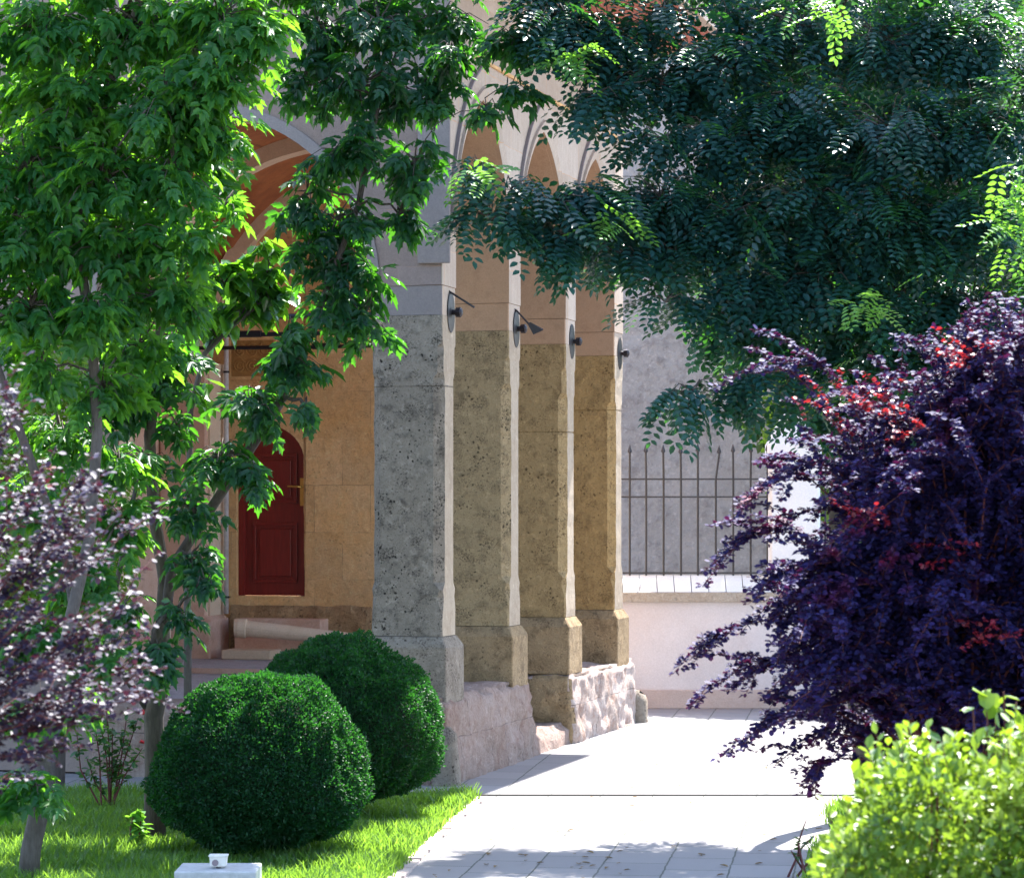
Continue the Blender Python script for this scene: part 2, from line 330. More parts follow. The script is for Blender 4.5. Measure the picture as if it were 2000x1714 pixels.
# ------------------------------------------------------------------ leaf clouds (numpy)
def mesh_np(name, V, faces_per, nv, nl):
    """V (n, nv, 3); faces_per: list of index tuples within one leaf"""
    n = len(V); me = bpy.data.meshes.new(name)
    me.vertices.add(n*nv); me.vertices.foreach_set('co', V.reshape(-1).astype(np.float32))
    fl = [len(f) for f in faces_per]; idx = np.array([i for f in faces_per for i in f])
    L = (np.arange(n)[:, None]*nv + idx[None]).reshape(-1)
    me.loops.add(len(L)); me.loops.foreach_set('vertex_index', L.astype(np.int32))
    tot = np.tile(np.array(fl), n); st = np.concatenate([[0], np.cumsum(tot)[:-1]])
    me.polygons.add(len(tot)); me.polygons.foreach_set('loop_start', st.astype(np.int32))
    me.polygons.foreach_set('loop_total', tot.astype(np.int32))
    me.update(calc_edges=True); return me
def oval(l, w_, fold=.25, curl=.12, k1=.35, k2=.7, w2=.85):
    return np.array([(0, 0, 0), (k1*l, w_/2, fold*w_/2), (k2*l, w_/2*w2, fold*w_/2-curl*l*.4), (l, 0, -curl*l), (k2*l, -w_/2*w2, fold*w_/2-curl*l*.4), (k1*l, -w_/2, fold*w_/2)]), [(0, 3, 2, 1), (0, 5, 4, 3)]
OV, OF = oval(1, .52)
RV, RF = oval(1, .8, .15, .1, .3, .75, .9)                 # rounder
HV = np.array([(0, 0, 0), (-.08, .3, .05), (.3, .42, .08), (.7, .2, 0), (1.05, 0, -.15), (.7, -.2, 0), (.3, -.42, .08), (-.08, -.3, .05)]); HF = [(0, 4, 3, 2, 1), (0, 7, 6, 5, 4)]
MV = np.array([(0, 0, 0), (.18, .2, .05), (.42, .3, .03), (.46, .2, .03), (.7, .24, -.02), (.72, .12, -.04), (1, 0, -.16), (.72, -.12, -.04), (.7, -.24, -.02), (.46, -.2, .03), (.42, -.3, .03), (.18, -.2, .05)])
MF = [(0, 6, 5, 4, 3, 2, 1), (0, 11, 10, 9, 8, 7, 6)]
MV = MV*np.array([1, .82, 1.3])
def rotz(v, a): c, s_ = math.cos(a), math.sin(a); return v @ np.array([[c, s_, 0], [-s_, c, 0], [0, 0, 1]])
def maple_compound():
    L = []
    for a, x, k in ((0, .55, .62), (.75, .5, .5), (-.75, .5, .5), (1.1, .25, .48), (-1.1, .25, .48)):
        L.append(rotz(MV*k, a) + np.array([x, 0, -.06]))
    return np.array(L), MF
def robinia_compound(np_=6):
    L = []; pts = np.linspace(.12, .9, np_)
    for i, x in enumerate(pts):
        z = -.28*x*x; k = .25*(1-.25*abs(x-.5)*2)
        for s_ in (1, -1):
            L.append(rotz(OV*k, s_*1.15) + np.array([x, s_*.012, z]))
    L.append(OV*.2 + np.array([.94, 0, -.26])); return np.array(L), OF
def frames(dirs, ups, roll=0.):
    d = dirs/np.linalg.norm(dirs, axis=1, keepdims=True)
    u = ups - (ups*d).sum(1, keepdims=True)*d; u /= np.linalg.norm(u, axis=1, keepdims=True)+1e-9
    return np.stack([d, np.cross(u, d), u], 1)              # rows: x, y, z axes
def place(tmpl, pos, dirs, ups, size):
    """tmpl (k, nv, 3)"""
    if tmpl.ndim == 2: tmpl = tmpl[None]
    Fm = frames(dirs, ups)
    V = np.einsum('kvi,nij->nkvj', tmpl, Fm)*size[:, None, None, None] + pos[:, None, None, :]
    return V.reshape(-1, tmpl.shape[1], 3)
def leaf_obj(name, V, faces, m, parent=None, loc=None, smooth=False):
    me = mesh_np(name, V, faces, V.shape[1], 0)
    return link(name, me, m, parent, loc)
def unit(n): v = rng.normal(size=(n, 3)); return v/np.linalg.norm(v, axis=1, keepdims=True)
def ell(n, c, r, shell=0.):
    v = unit(n); k = rng.random(n)**(1/3); k = shell + (1-shell)*k; return np.array(c) + v*k[:, None]*np.array(r)

def tree(name, loc, label, cat, trunk, trunk_r, clumps, barkm, leafm, tmpl, faces, lsize, dens, twig=.45, perTwig=5, droop=.5, extra=(), group=None, yspread=1.0, alt=None, limb_r=.035, root=None):
    """clumps (px, py, rx, ry, d): a leafy bough with a limb of its own reaching it from the trunk"""
    o = root or empty(name, loc, label, cat, group)
    tm = MB(); tm.tube(trunk, trunk_r, 12)
    for ep, er in extra: tm.tube(ep, er, 9, mi=1)
    lm = MB(); pos = []; dr = []; up = []
    tp = [Vector(p) for p in trunk]
    nodes = [(p, max(.012, trunk_r[i]*.55)) for i, p in enumerate(tp) if i > 2] + [(Vector(p), max(.012, q_*.6)) for ep, er in extra for p, q_ in zip(ep[1:], er[1:])]
    clumps = sorted(clumps, key=lambda c_: min((q-P(c_[0], c_[1], c_[4])).length for q in tp[3:]))
    for (px, py, rx, ry, d, *k) in clumps:
        kk = k[0] if k else 1.
        c = P(px, py, d); sx, sz = rx*d/F, ry*d/F; sy = max(sx, sz)*.9*yspread
        b, br_ = min(nodes, key=lambda q: (q[0]-c).length + max(0, q[0].z-c.z)*.6)
        cr_ = max(.005, br_*.62); nodes.append((c, cr_))
        mid = b.lerp(c, .5) + Vector((random.uniform(-.12, .12), random.uniform(-.15, .15), .12*(c-b).length))
        pts = [b, b.lerp(mid, .5)+Vector((0, 0, .04)), mid, mid.lerp(c, .5)+Vector((0, 0, .05)), c]
        ln = (c-b).length; lm.tube(pts, [br_*.8 + (cr_-br_*.8)*f for f in (0, .25, .5, .75, 1)], 7)
        nt_ = max(3, int(dens*kk*(rx*ry)/1000*(d/24)**0))
        ends = ell(nt_, c, (sx*1.02, sy, sz*1.02), .25)
        for e in ends:
            e = Vector(e); st = c.lerp(e, random.uniform(.1, .5)) + Vector((0, 0, .05)); st = st if (e-st).length < twig*2 else e + (st-e).normalized()*twig*2
            md = st.lerp(e, .5)+Vector((0, 0, .06)); lm.tube([c, c.lerp(st, .6)+Vector((0, 0, .02)), st, md, e], [.010, .009, .008, .005, .003], 4, caps=False)
            out = (e-st).normalized()
            for j in range(perTwig):
                f = (j+.6)/perTwig; q = st.lerp(md, f*2) if f < .5 else md.lerp(e, f*2-1)
                a = random.uniform(0, 6.28); side = Vector((math.cos(a), math.sin(a), 0))
                dd = (out*.6 + side + Vector((0, 0, -droop*random.uniform(.3, 1.6)))).normalized()
                pos.append(q + Vector((random.gauss(0, .02),)*3)); dr.append(dd)
                up.append(Vector((random.gauss(0, .35), random.gauss(0, .35)-.15, 1)))
    pos = np.array(pos); dr = np.array(dr); up = np.array(up)
    size = lsize*(.7+.5*rng.random(len(pos)))
    tm.add(lm.v, lm.f, 1); tm.build('trunk', [barkm, M['bark']], o, smooth=True)
    leaf_obj('crown', place(tmpl, pos, dr, up, size), faces, leafm, o)
    if alt:
        am, cl, lab = alt; pos = []; dr = []; up = []
        for (px, py, rx, ry, d, n) in cl:
            c = P(px, py, d); q = ell(n, c, (rx*d/F, max(rx, ry)*d/F*.8, ry*d/F)); pos.append(q)
            v = unit(n)+np.array([0, 0, -.2]); v[:, 2] *= .6; dr.append(v); u = np.tile([0, 0, 1.], (n, 1)) + rng.normal(size=(n, 3))*.3; up.append(u)
        pos = np.concatenate(pos); l = leaf_obj('young_leaves', place(tmpl, pos, np.concatenate(dr), np.concatenate(up), lsize*(.6+.3*rng.random(len(pos)))), faces, am, o); tag(l, lab)
    return o

# ------------------------------------------------------------------ the arcaded porch
SP = 2.73; KS = range(4)
porch = empty('arcaded_porch', fw(-3, 4, 0), 'stone church porch with a row of pointed arches, orange vault and red door inside', 'porch')
# plinth: worn stone under the piers, displaced so that it looks eroded
def rough_block(mb, s0, s1, t0, t1, z0, z1, amp=.03, step=.07, taper=.05, seed=0):
    rr = random.Random(seed); ns = max(2, int((s1-s0)/step)); nt_ = max(2, int((t1-t0)/step)); nz = max(2, int((z1-z0)/step))
    from mathutils import noise as mn
    def pt(i, j, k):
        a, b, c = i/ns, j/nt_, k/nz; s = s0+(s1-s0)*a; t = t0+(t1-t0)*b; z = z0+(z1-z0)*c
        p = Vector((s*1.4, t*1.4, z*1.8+seed)); d = mn.fractal(p*2.2, 1.0, 2.0, 4)*amp*2
        out = (a == 1)*1.0; r_ = .05
        if a == 1: s += d + taper*(1-c)
        if b == 0: t -= d + taper*(1-c)*.6
        if b == 1: t += d
        if c == 1: z += d*.6
        if a == 1 and c == 1: s -= r_+abs(d); z -= r_*.7
        if b == 0 and c == 1: t += r_*.7
        if a == 1 and b == 0: s -= r_*.6; t += r_*.4
        return fw(s, t, z)
    def grid(fn, na, nb):
        vs = [fn(i, j) for i in range(na+1) for j in range(nb+1)]
        mb.add(vs, [(i*(nb+1)+j, (i+1)*(nb+1)+j, (i+1)*(nb+1)+j+1, i*(nb+1)+j+1) for i in range(na) for j in range(nb)])
    grid(lambda i, j: pt(ns, i, j), nt_, nz); grid(lambda i, j: pt(i, 0, j), ns, nz); grid(lambda i, j: pt(i, nt_, j), ns, nz); grid(lambda i, j: pt(i, j, nz), ns, nt_)
def rb(name, *a, m='plinth', **k):
    mb = MB(); rough_block(mb, *a, **k); o = mb.build(name, M[m], porch)
    bm = bmesh.new(); bm.from_mesh(o.data); bmesh.ops.remove_doubles(bm, verts=bm.verts, dist=.0005); bmesh.ops.recalc_face_normals(bm, faces=bm.faces); bm.to_mesh(o.data); bm.free()
    for p in o.data.polygons: p.use_smooth = True
    return o
rb('plinth_wall', -1.0, .10, -.45, 3.12, 0, .93, seed=1)
pf = rb('plinth_wall', -1.0, .12, 5.02, 8.62, 0, .86, seed=5, amp=.028, step=.05, m='plinth_far')
pf.data.materials.append(M['pedestal'])
for q in pf.data.polygons:
    if q.normal.dot(Vector((UX, UY, 0))) < -.6: q.material_index = 1
rb('threshold_step', -.95, .06, 3.1, 5.04, 0, .26, seed=9, amp=.02)
rb('end_plinth', -4.03, -.98, -.40, .3, 0, .80, seed=12, amp=.02)
rb('corner_slab', -.02, .20, -.52, -.36, 0, .62, seed=21, amp=.012, m='pedestal_grey')
rb('corner_slab', .1, .25, 8.55, 8.75, 0, .45, seed=22, amp=.012, m='pedestal_grey')
rb('pebble_shelf', .02, .14, 7.9, 8.3, 0, .05, seed=23)
# piers
def ring(s0, s1, t0, t1, c, z):
    return [fw(s, t, z) for s, t in ((s0+c, t0), (s1-c, t0), (s1, t0+c), (s1, t1-c), (s1-c, t1), (s0+c, t1), (s0, t1-c), (s0, t0+c))]
shm = [M['shaft_grey'], M['shaft_ochre'], M['shaft_brown'], M['shaft_gold']]
for k in KS:
    t = k*SP; t0, t1 = t-.26, t+.26
    p = tag(bpy.data.objects.new('pier', None)); sc.collection.objects.link(p); p.parent = porch
    p.location = Vector(fw(-.4, t, .93)) - wloc(porch)
    mb = MB(); prof = [(1.58, .02), (1.86, .02), (2.0, .06), (2.08, .03), (2.16, .10), (4.36, .10), (4.42, .055), (4.70, .055), (4.74, .015), (5.04, .015)]
    rr = []; from mathutils import noise as mn
    for (za, ca), (zb, cb) in zip(prof, prof[1:]):
        n = max(1, int((zb-za)/.08))
        for i in range(n):
            f = i/n; z = za+(zb-za)*f; e = .010*mn.noise(Vector((k*7, 1, z*3))); e2 = .012*mn.noise(Vector((k*7, 5, z*5)))
            rr.append(ring(-.8+e, e2*.5, t0+e*.4, t1, max(.012, ca+(cb-ca)*f+e2), z))
    jz = (4.28, 3.40, 3.93, 4.30)[k]; jz2 = (None, None, 2.35, None)[k]
    rr.append(ring(-.8, 0, t0, t1, .015, 5.04))
    def groove(rr, z):
        i = max(i for i, q in enumerate(rr) if q[0][2] < z-.02); base = rr[i]; cx = sum(q[0] for q in base)/8; cy = sum(q[1] for q in base)/8
        o = [(q[0], q[1], z-.008) for q in base]; n1 = [(q[0]+(cx-q[0])*.04, q[1]+(cy-q[1])*.04, z-.005) for q in base]
        rr[i+1:i+1] = [o, n1, [(q[0], q[1], z+.005) for q in n1], [(q[0], q[1], z+.008) for q in base]]
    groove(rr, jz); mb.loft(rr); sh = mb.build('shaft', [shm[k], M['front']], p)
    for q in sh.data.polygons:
        if q.normal.dot(Vector((NX, NY, 0))) > .93: q.material_index = 1  # outward faces get the colour with light painted in
    mb = MB(); mb.loft([ring(-.79, -.004, t0+.004, t1-.004, .012, z) for z in (5.043, 5.36)]); mb.m = [1 if i == 2 else 0 for i in range(len(mb.f))]
    # smooth upper drums
    us = mb.build('upper_shaft', [M['smooth_grey' if k == 0 else 'smooth_pink'], M['facade']], p)
    for q in us.data.polygons: q.material_index = 1 if q.normal.dot(Vector((NX, NY, 0))) > .93 else 0  # outward faces paler, the light on them put into the colour
    mb = MB(); b0 = .86 if k != 3 else .8
    mb.loft([ring(-.88, .07, t0-.09, t1+.09, .012, b0), ring(-.88, .07, t0-.09, t1+.09, .012, 1.46), ring(-.86, .05, t0-.07, t1+.07, .015, 1.50), ring(-.81, .01, t0-.01, t1+.01, .02, 1.575)])
    mb.build('pedestal', M['pedestal_grey' if k == 0 else 'pedestal'], p, bevel=.015)
    # joint line in the shaft: a thin proud course of mortar is left to the material
    # iron tie anchor: disc, nut, and on two piers a bar
    c = Vector(fw(.012, t+.06, 0)); zt = CZ+(HY-(610, 642, 667, 690)[k])*c.y/F
    an = bpy.data.objects.new('tie_anchor', None); sc.collection.objects.link(an); an.parent = p; an.location = Vector(fw(0, t+.06, zt)) - wloc(p)
    mb = MB(); rings = []
    for s_, r_ in ((.003, .225), (.010, .218), (.018, .14), (.022, .05)):
        rings.append([fw(s_, t+.06+r_*.6*math.cos(a*math.pi/12), zt+r_*math.sin(a*math.pi/12)) for a in range(24)])
    mb.loft(rings); an2 = mb.build('anchor_disc', M['greyiron'], an)
    mb = MB(); rings = [[fw(s_, t+.06+r_*math.cos(a*math.pi/4), zt+r_*math.sin(a*math.pi/4)) for a in range(8)] for s_, r_ in ((.02, .03), (.06, .03), (.062, .052), (.115, .055), (.13, .035), (.135, .02))]
    mb.loft(rings); mb.build('nut', M['iron'], an)
    if k < 2:
        mb = MB(); a = fw(.02, t+.02, zt+.21); b = fw(.30, t-.05, zt+.04) if k == 0 else fw(.185, t-.05, zt+.045); mb.tube([fw(-.01, t+.02, zt+.23), a, b], .012, 6)
        if k: mb.loft([[fw(.19+i, t-.05, zt+.05+j) for i, j in ((-.01, -.02), (.02, .01), (.012, .02), (-.02, 0))], [fw(.31+i, t-.05+jj, zt-.06+j) for i, j, jj in ((-.07, -.02, 0), (.05, .03, 0), (.05, .045, .02), (-.07, 0, .02))]])
        mb.build('anchor_bar', M['greyiron'], an)
    # tie rod across to the church wall
    mb = MB(); mb.tube([fw(-.79, t+.06, zt), fw(-3.4, t+.06, zt-.015), fw(-6.05, t+.06, zt)], .026, 8)
    mb.tube([fw(-3.2, t+.06, zt-.005), fw(-3.5, t+.06, zt-.005)], .042, 8); mb.build('tie_rod', M['iron'], porch)
# arcade wall above the piers
prof = [(-.262, 5.365)]
TOP = 9.30
arches = []
for k in KS:
    prof.append((k*SP+.262, 5.365))
    if k < 3:
        ar = pointed(k*SP+.262, (k+1)*SP-.262, 6.0, 1.58); arches.append(ar); prof += ar; prof.append(((k+1)*SP-.262, 5.365))
mb = MB(); profile_wall(mb, prof, TOP, -.802, .002, lambda a, c, z: fw(c, a, z)); aw = mb.build('arcade_wall', [M['facade'], M['smooth_pink']], porch)
for q in aw.data.polygons: q.material_index = 0 if abs(q.normal.dot(Vector((NX, NY, 0)))) > .9 else 1
for q in aw.data.polygons:
    if q.material_index and q.center.y + wloc(aw).y < 29.9: q.material_index = 0
for k in range(3):
    mb = MB(); ts0, ts1 = k*SP+.02, (k+1)*SP-.02; oa = pointed(ts0, ts1, 6.0, 1.98, 12)
    inn = [(a, z) for a, z in oa]
    rings = [[fw(.003, a, z), fw(.04, a, z+.0), fw(.045, a, z+.014), fw(.04, a, z+.028), fw(.003, a, z+.034)] for a, z in inn[:len(inn)//2+1]]
    mb.loft(rings); mb.build('arch_moulding', M['smooth_grey'], porch)
    # inner chamfered order
    mb = MB(); ia = pointed(k*SP+.262, (k+1)*SP-.262, 6.0, 1.58); io = pointed(k*SP+.17, (k+1)*SP-.17, 6.0, 1.72)
    rings = [[fw(.004, a, z), fw(.035, a2, z2), fw(.004, a2, z2+.01)] for (a, z), (a2, z2) in zip(ia, io)]
    mb.loft(rings); mb.build('arch_order', M['facade'], porch)
    # brown stones of the inside of the arch
    mb = MB(); ia = pointed(k*SP+.266, (k+1)*SP-.266, 6.0, 1.575)
    rings = [[fw(-.79, a, z-.006), fw(-.05, a, z-.006), fw(-.05, a, z-.001), fw(-.79, a, z-.001)] for a, z in ia]
    mb.loft(rings); mb.build('arch_soffit', M['smooth_pink'], porch)
mb = MB(); mb.box(.004, .03, -.26, 8.45, 8.00, 8.035, fw); mb.build('string_course', M['orange'], porch)
# end wall with the wide pointed arch (faces the garden)
sL = -4.03
prof = [(-7.0, .02), (-4.03-.0, .02), (sL, 5.36)] + pointed(sL, -.804, 5.36, 1.92)[1:] + [(-.804, 5.366), (-.0, 5.366)]
prof = [(-9.5, .02), (sL, .02), (sL, 5.36)] + pointed(sL, -.804, 5.36, 1.92)[1:] + [(-.01, 5.366)]
mb = MB(); profile_wall(mb, prof, 9.29, -.266, .256, lambda a, c, z: fw(a, c, z)); mb.build('end_wall', M['endwall'], porch)
s0, z0 = Wt(815, 515, -.31); s1, _ = Wt(878, 515, -.31)
mb = MB(); mb.box(s0, s1, -.31, -.268, z0, 9.2, fw); mb.build('raised_panel', M['smooth_grey'], porch, bevel=.012)
# moulding round the end arch
mb = MB(); oa = pointed(sL+.02, -.82, 5.36, 1.90, 16); ob = pointed(sL-.10, -.70, 5.36, 2.03, 16)
mb.loft([[fw(a, -.268, z), fw(a, -.285, z), fw(b, -.285, z2), fw(b, -.268, z2)] for (a, z), (b, z2) in zip(oa, ob)]); mb.build('arch_moulding', M['smooth_grey'], porch)
# church wall on the left with its pilasters
mb = MB(); mb.box(-7.1, -6.45, .26, 8.9, .02, 12.5, fw); mb.build('church_wall', M['pinkwall'], porch)
for k in (1, 2, 3):
    t = k*SP; t0, t1 = (t-.5, t+.08) if k < 3 else (7.4, 8.04)
    sf = -6.05 if k < 3 else Wt(403, 0, 7.4)[0]
    p = bpy.data.objects.new('pilaster', None); sc.collection.objects.link(p); p.parent = porch; p.location = Vector(fw(-6.2, t, .8))-wloc(porch)
    mb = MB(); mb.loft([ring(-6.44, sf, t0, t1, .03, z) for z in (1.45, 5.0)]); mb.build('shaft', M['pinkwall'], p)
    mb = MB(); mb.box(sf-.02, sf+.03, t0+.06, t1-.03, 1.46, 5.0, fw); mb.build('pale_face', M['rib'], p)
    mb = MB(); mb.loft([ring(-6.5, sf+.10, t0-.1, t1+(.1 if k < 3 else 0), .02, z) for z in (.78, 1.40)] + [ring(-6.46, sf+.02, t0-.02, t1+(.02 if k < 3 else 0), .03, 1.46)]); mb.build('base', M['pinkwall'], p, bevel=.012)
# floor
mb = MB(); mb.box(-6.45, -.99, -.1, 8.2, .3, .79, fw); mb.build('porch_floor', M['floor'], porch)
mb = MB(); mb.box(-6.44, -1.0, 5.2, 8.19, .795, .862, fw); mb.build('floor_step', M['pinkwall'], porch)
mb = MB(); mb.box(-6.43, -1.01, 5.24, 8.18, .863, .868, fw); mb.build('raised_floor', M['floor'], porch)
# far wall with the door
TF = 8.05
dl, dz0 = Wt(462, 1163, TF); dr_, _ = Wt(595, 1163, TF); _, dz1 = Wt(530, 832, TF); hs = dz1-(dr_-dl)*.52
rr = random.Random(3)
arc = pointed(dl, dr_, hs, dz1-hs, 8)
jamb = [(dr_ + .012*math.sin(i*1.1)+rr.uniform(-.008, .008), hs-(hs-dz0)*i/14) for i in range(15)]
prof = [(-6.45, .8), (dl, .8), (dl, dz0), (dl, hs)] + arc[1:] + jamb[1:] + [(dr_, .8), (-.79, .8)]
prof = [(-6.45, .8), (dl, .8), (dl, hs)] + arc[1:] + jamb[1:-1] + [(dr_, dz0), (dr_, .8), (-.79, .8)]
mb = MB(); profile_wall(mb, prof, 8.4, TF, TF+.5, lambda a, c, z: fw(a, c, z)); mb.build('back_wall', M['orange'], porch)
mb = MB(); mb.box(dl-.002, dr_+.004, TF+.004, TF+.45, .8, dz0, fw); mb.build('door_sill', M['orange'], porch, bevel=.01)
sA, _ = Wt(735, 1200, TF); sB = Wt(452, 1200, TF)[0]; zq = Wt(600, 1183, TF)[1]
rbk = rb('rough_course', sB, sA, TF-.05, TF+.05, .8, zq, amp=.02, taper=0, seed=31, m='course')
s0, z0 = Wt(460, 1207, TF-.35); s1, _ = Wt(628, 1207, TF-.35)
mb = MB(); mb.box(s0, s1, TF-.40, TF-.051, .87, z0, fw); mb.build('door_step', M['pinkwall'], porch, bevel=.012)
mb = MB(); mb.box(s0-.02, s0+.7, TF-.85, TF-.401, .87, 1.0, fw); mb.build('lower_step', M['rib'], porch, bevel=.012)
a = P(458, 1226, 38.2); b = P(480, 1227, 38.2); c = P(737, 1252, 38.0)
mb = MB(); mb.tube([a, a+Vector((.03, 0, 0)), a+Vector((.05, 0, 0)), b, b+Vector((.02, 0, 0)), c], [.125, .13, .135, .135, .115, .075], 20); mb.build('lying_column', M['rib'], porch, smooth=False)
# door
dcx = (dl+dr_)/2; dor = bpy.data.objects.new('door', None); sc.collection.objects.link(dor); dor.parent = porch; dor.location = Vector(fw(dcx, TF+.1, dz0)) - wloc(porch); tag(dor)
mb = MB(); sh = [(dl+.004, dz0+.003), (dr_-.004, dz0+.003)] + [(a, z) for a, z in pointed(dl+.004, dr_-.004, hs, dz1-hs-.005, 8)][::-1]
mb.loft([[fw(a, TF+.16, z) for a, z in sh], [fw(a, TF+.22, z) for a, z in sh]]); mb.build('door_leaf', M['door'], dor)
def fr_(name, a0, a1, z0, z1, w_, t0, d_, m):
    mb = MB(); mb.box(a0, a1, t0-d_, t0, z0, z0+w_, fw); mb.box(a0, a1, t0-d_, t0, z1-w_, z1, fw)
    mb.box(a0, a0+w_, t0-d_, t0, z0+w_+.001, z1-w_-.001, fw); mb.box(a1-w_, a1, t0-d_, t0, z0+w_+.001, z1-w_-.001, fw); mb.build(name, m, dor, bevel=.006)
pw0, pw1 = Wt(488, 0, TF)[0], Wt(574, 0, TF)[0]
for ya, yb in ((1138, 1020), (982, 885)):
    za, zb = Wt(530, ya, TF)[1], Wt(530, yb, TF)[1]; fr_('panel_moulding', pw0, pw1, za, zb, .045, TF+.159, .035, M['door'])
    mb = MB(); mb.box(pw0+.09, pw1-.09, TF+.135, TF+.159, za+.09, zb-.09, fw); mb.build('panel', M['door'], dor, bevel=.015)
fra = pointed(dl+.004, dr_-.004, hs, dz1-hs-.004, 8); frb = pointed(dl+.085, dr_-.085, hs, dz1-hs-.10, 8)
fra = [(dl+.004, dz0+.004)] + fra + [(dr_-.004, dz0+.004)]; frb = [(dl+.085, dz0+.004)] + frb + [(dr_-.085, dz0+.004)]
mb = MB(); mb.loft([[fw(a, TF+.158, z), fw(a, TF+.07, z), fw(b, TF+.07, z2), fw(b, TF+.158, z2)] for (a, z), (b, z2) in zip(fra, frb)]); mb.build('door_frame', M['door'], dor)
hx, hz = Wt(587, 950, TF); hp = bpy.data.objects.new('door_handle', None)
mb = MB(); mb.box(hx-.028, hx+.028, TF+.055, TF+.069, hz-.27, hz+.12, fw); mb.tube([fw(hx, TF+.06, hz), fw(hx, TF-.0, hz), fw(hx-.03, TF-.015, hz), fw(hx-.19, TF-.01, hz+.005)], [.016, .016, .018, .016], 8)
mb.build('door_handle', M['brass'], dor)
# carved panel, downpipe
s0, z0 = Wt(452, 735, TF-.02); s1, z1 = Wt(535, 664, TF-.02)
cp = bpy.data.objects.new('carved_panel', None); sc.collection.objects.link(cp); cp.parent = porch; cp.location = Vector(fw((s0+s1)/2, TF, z0))-wloc(porch)
mb = MB(); mb.box(s0, s1, TF-.03, TF-.002, z0, z1, fw); mb.build('panel', M['gold'], cp)
mb = MB()
for x in range(3):
    for y in range(2):
        cx, cz = s0+.13+x*(s1-s0-.26)/2, z0+.14+y*(z1-z0-.28)
        mb.tube([fw(cx+.105*(1-i/26)*math.cos(i*.6+x), TF-.035, cz+.105*(1-i/26)*math.sin(i*.6+x)) for i in range(24)], .012, 5)
mb.build('scroll_relief', M['gold'], cp, smooth=True)
mb = MB()
for (a0, a1, b0, b1) in ((s0-.04, s1+.04, z0-.05, z0-.001), (s0-.04, s1+.04, z1+.001, z1+.05), (s0-.04, s0-.001, z0, z1), (s1+.001, s1+.04, z0, z1)): mb.box(a0, a1, TF-.05, TF-.001, b0, b1, fw)
mb.build('panel_frame', M['orange'], cp)
sp, _ = Wt(442, 900, TF-.15); _, zb = Wt(442, 1198, TF-.15); _, zt = Wt(442, 640, TF-.15)
mb = MB(); mb.tube([fw(sp, TF-.15, zb), fw(sp, TF-.15, zt+1.5)], .035, 12); mb.build('downpipe', M['pipe'], porch, smooth=True)
for zz in (zb+.22, zb+1.9, zb+3.4):
    mb = MB(); mb.tube([fw(sp, TF-.15, zz), fw(sp, TF-.15, zz+.03)], .044, 12); mb.tube([fw(sp, TF-.15, zz+.015), fw(sp, TF, zz+.015)], .01, 6)
    mb.build('pipe_clamp', M['iron'], porch)
# vault: groined web and transverse ribs
VS0, VS1 = -6.06, -.80
def arcz(a, a0, a1, zs, rise):
    h = (a1-a0)/2; r = (h*h+rise*rise)/(2*h); x = min(a-a0, a1-a); x = max(0, x); return zs+math.sqrt(max(0, r*r-(r-x)**2))
mb = MB(); ns, nt_ = 60, 99; vs = []
for i in range(ns+1):
    for j in range(nt_+1):
        s = VS0-.38+(VS1-VS0+.4)*i/ns; t = .25+(8.05-.25)*j/nt_
        k = int(t//SP); tt = t-k*SP
        zz = max(arcz(s, VS0, VS1, 4.9, 2.95), arcz(tt, .2, SP-.2, 6.02, 1.62) if s > -3.4 else arcz(tt, .1, SP-.1, 5.6, 1.8)); vs.append(fw(s, t, zz))
mb.add(vs, [(i*(nt_+1)+j, (i+1)*(nt_+1)+j, (i+1)*(nt_+1)+j+1, i*(nt_+1)+j+1) for i in range(ns) for j in range(nt_)]); mb.build('vault_web', M['vault'], porch, smooth=True)
for k in (1, 2, 3):
    t = k*SP - (0 if k < 3 else .19); oa = pointed(VS0, VS1, 4.9, 2.9, 20); ob = pointed(VS0+.16, VS1-.16, 4.9, 2.74, 20)
    mb = MB(); mb.loft([[fw(b, t-.14, z2), fw(b, t+.14, z2), fw(a, t+.17, z+.1), fw(a, t-.17, z+.1)] for (a, z), (b, z2) in zip(oa, ob)]); mb.build('vault_rib', M['rib'], porch)
# roof with deep eave
mb = MB(); mb.box(-.78, 1.46, -.55, 8.86, 9.305, 9.34, fw); mb.build('eave_soffit', M['soffit'], porch)
mb = MB(); mb.box(1.462, 1.60, -.6, 8.97, 9.24, 9.46, fw); mb.box(-.78, 1.461, 8.862, 8.97, 9.24, 9.46, fw); mb.box(-.78, 1.46, -.68, -.552, 9.24, 9.46, fw)
mb.build('fascia', M['board'], porch, bevel=.01)
for kk in range(0): pass
mb = MB(); mb.loft([[fw(1.62, -.7, 9.47), fw(1.62, 9.0, 9.47), fw(-6.6, 9.0, 12.3), fw(-6.6, -.7, 12.3)], [fw(1.62, -.7, 9.55), fw(1.62, 9.0, 9.55), fw(-6.6, 9.0, 12.4), fw(-6.6, -.7, 12.4)]]); mb.build('roof', M['brick'], porch)

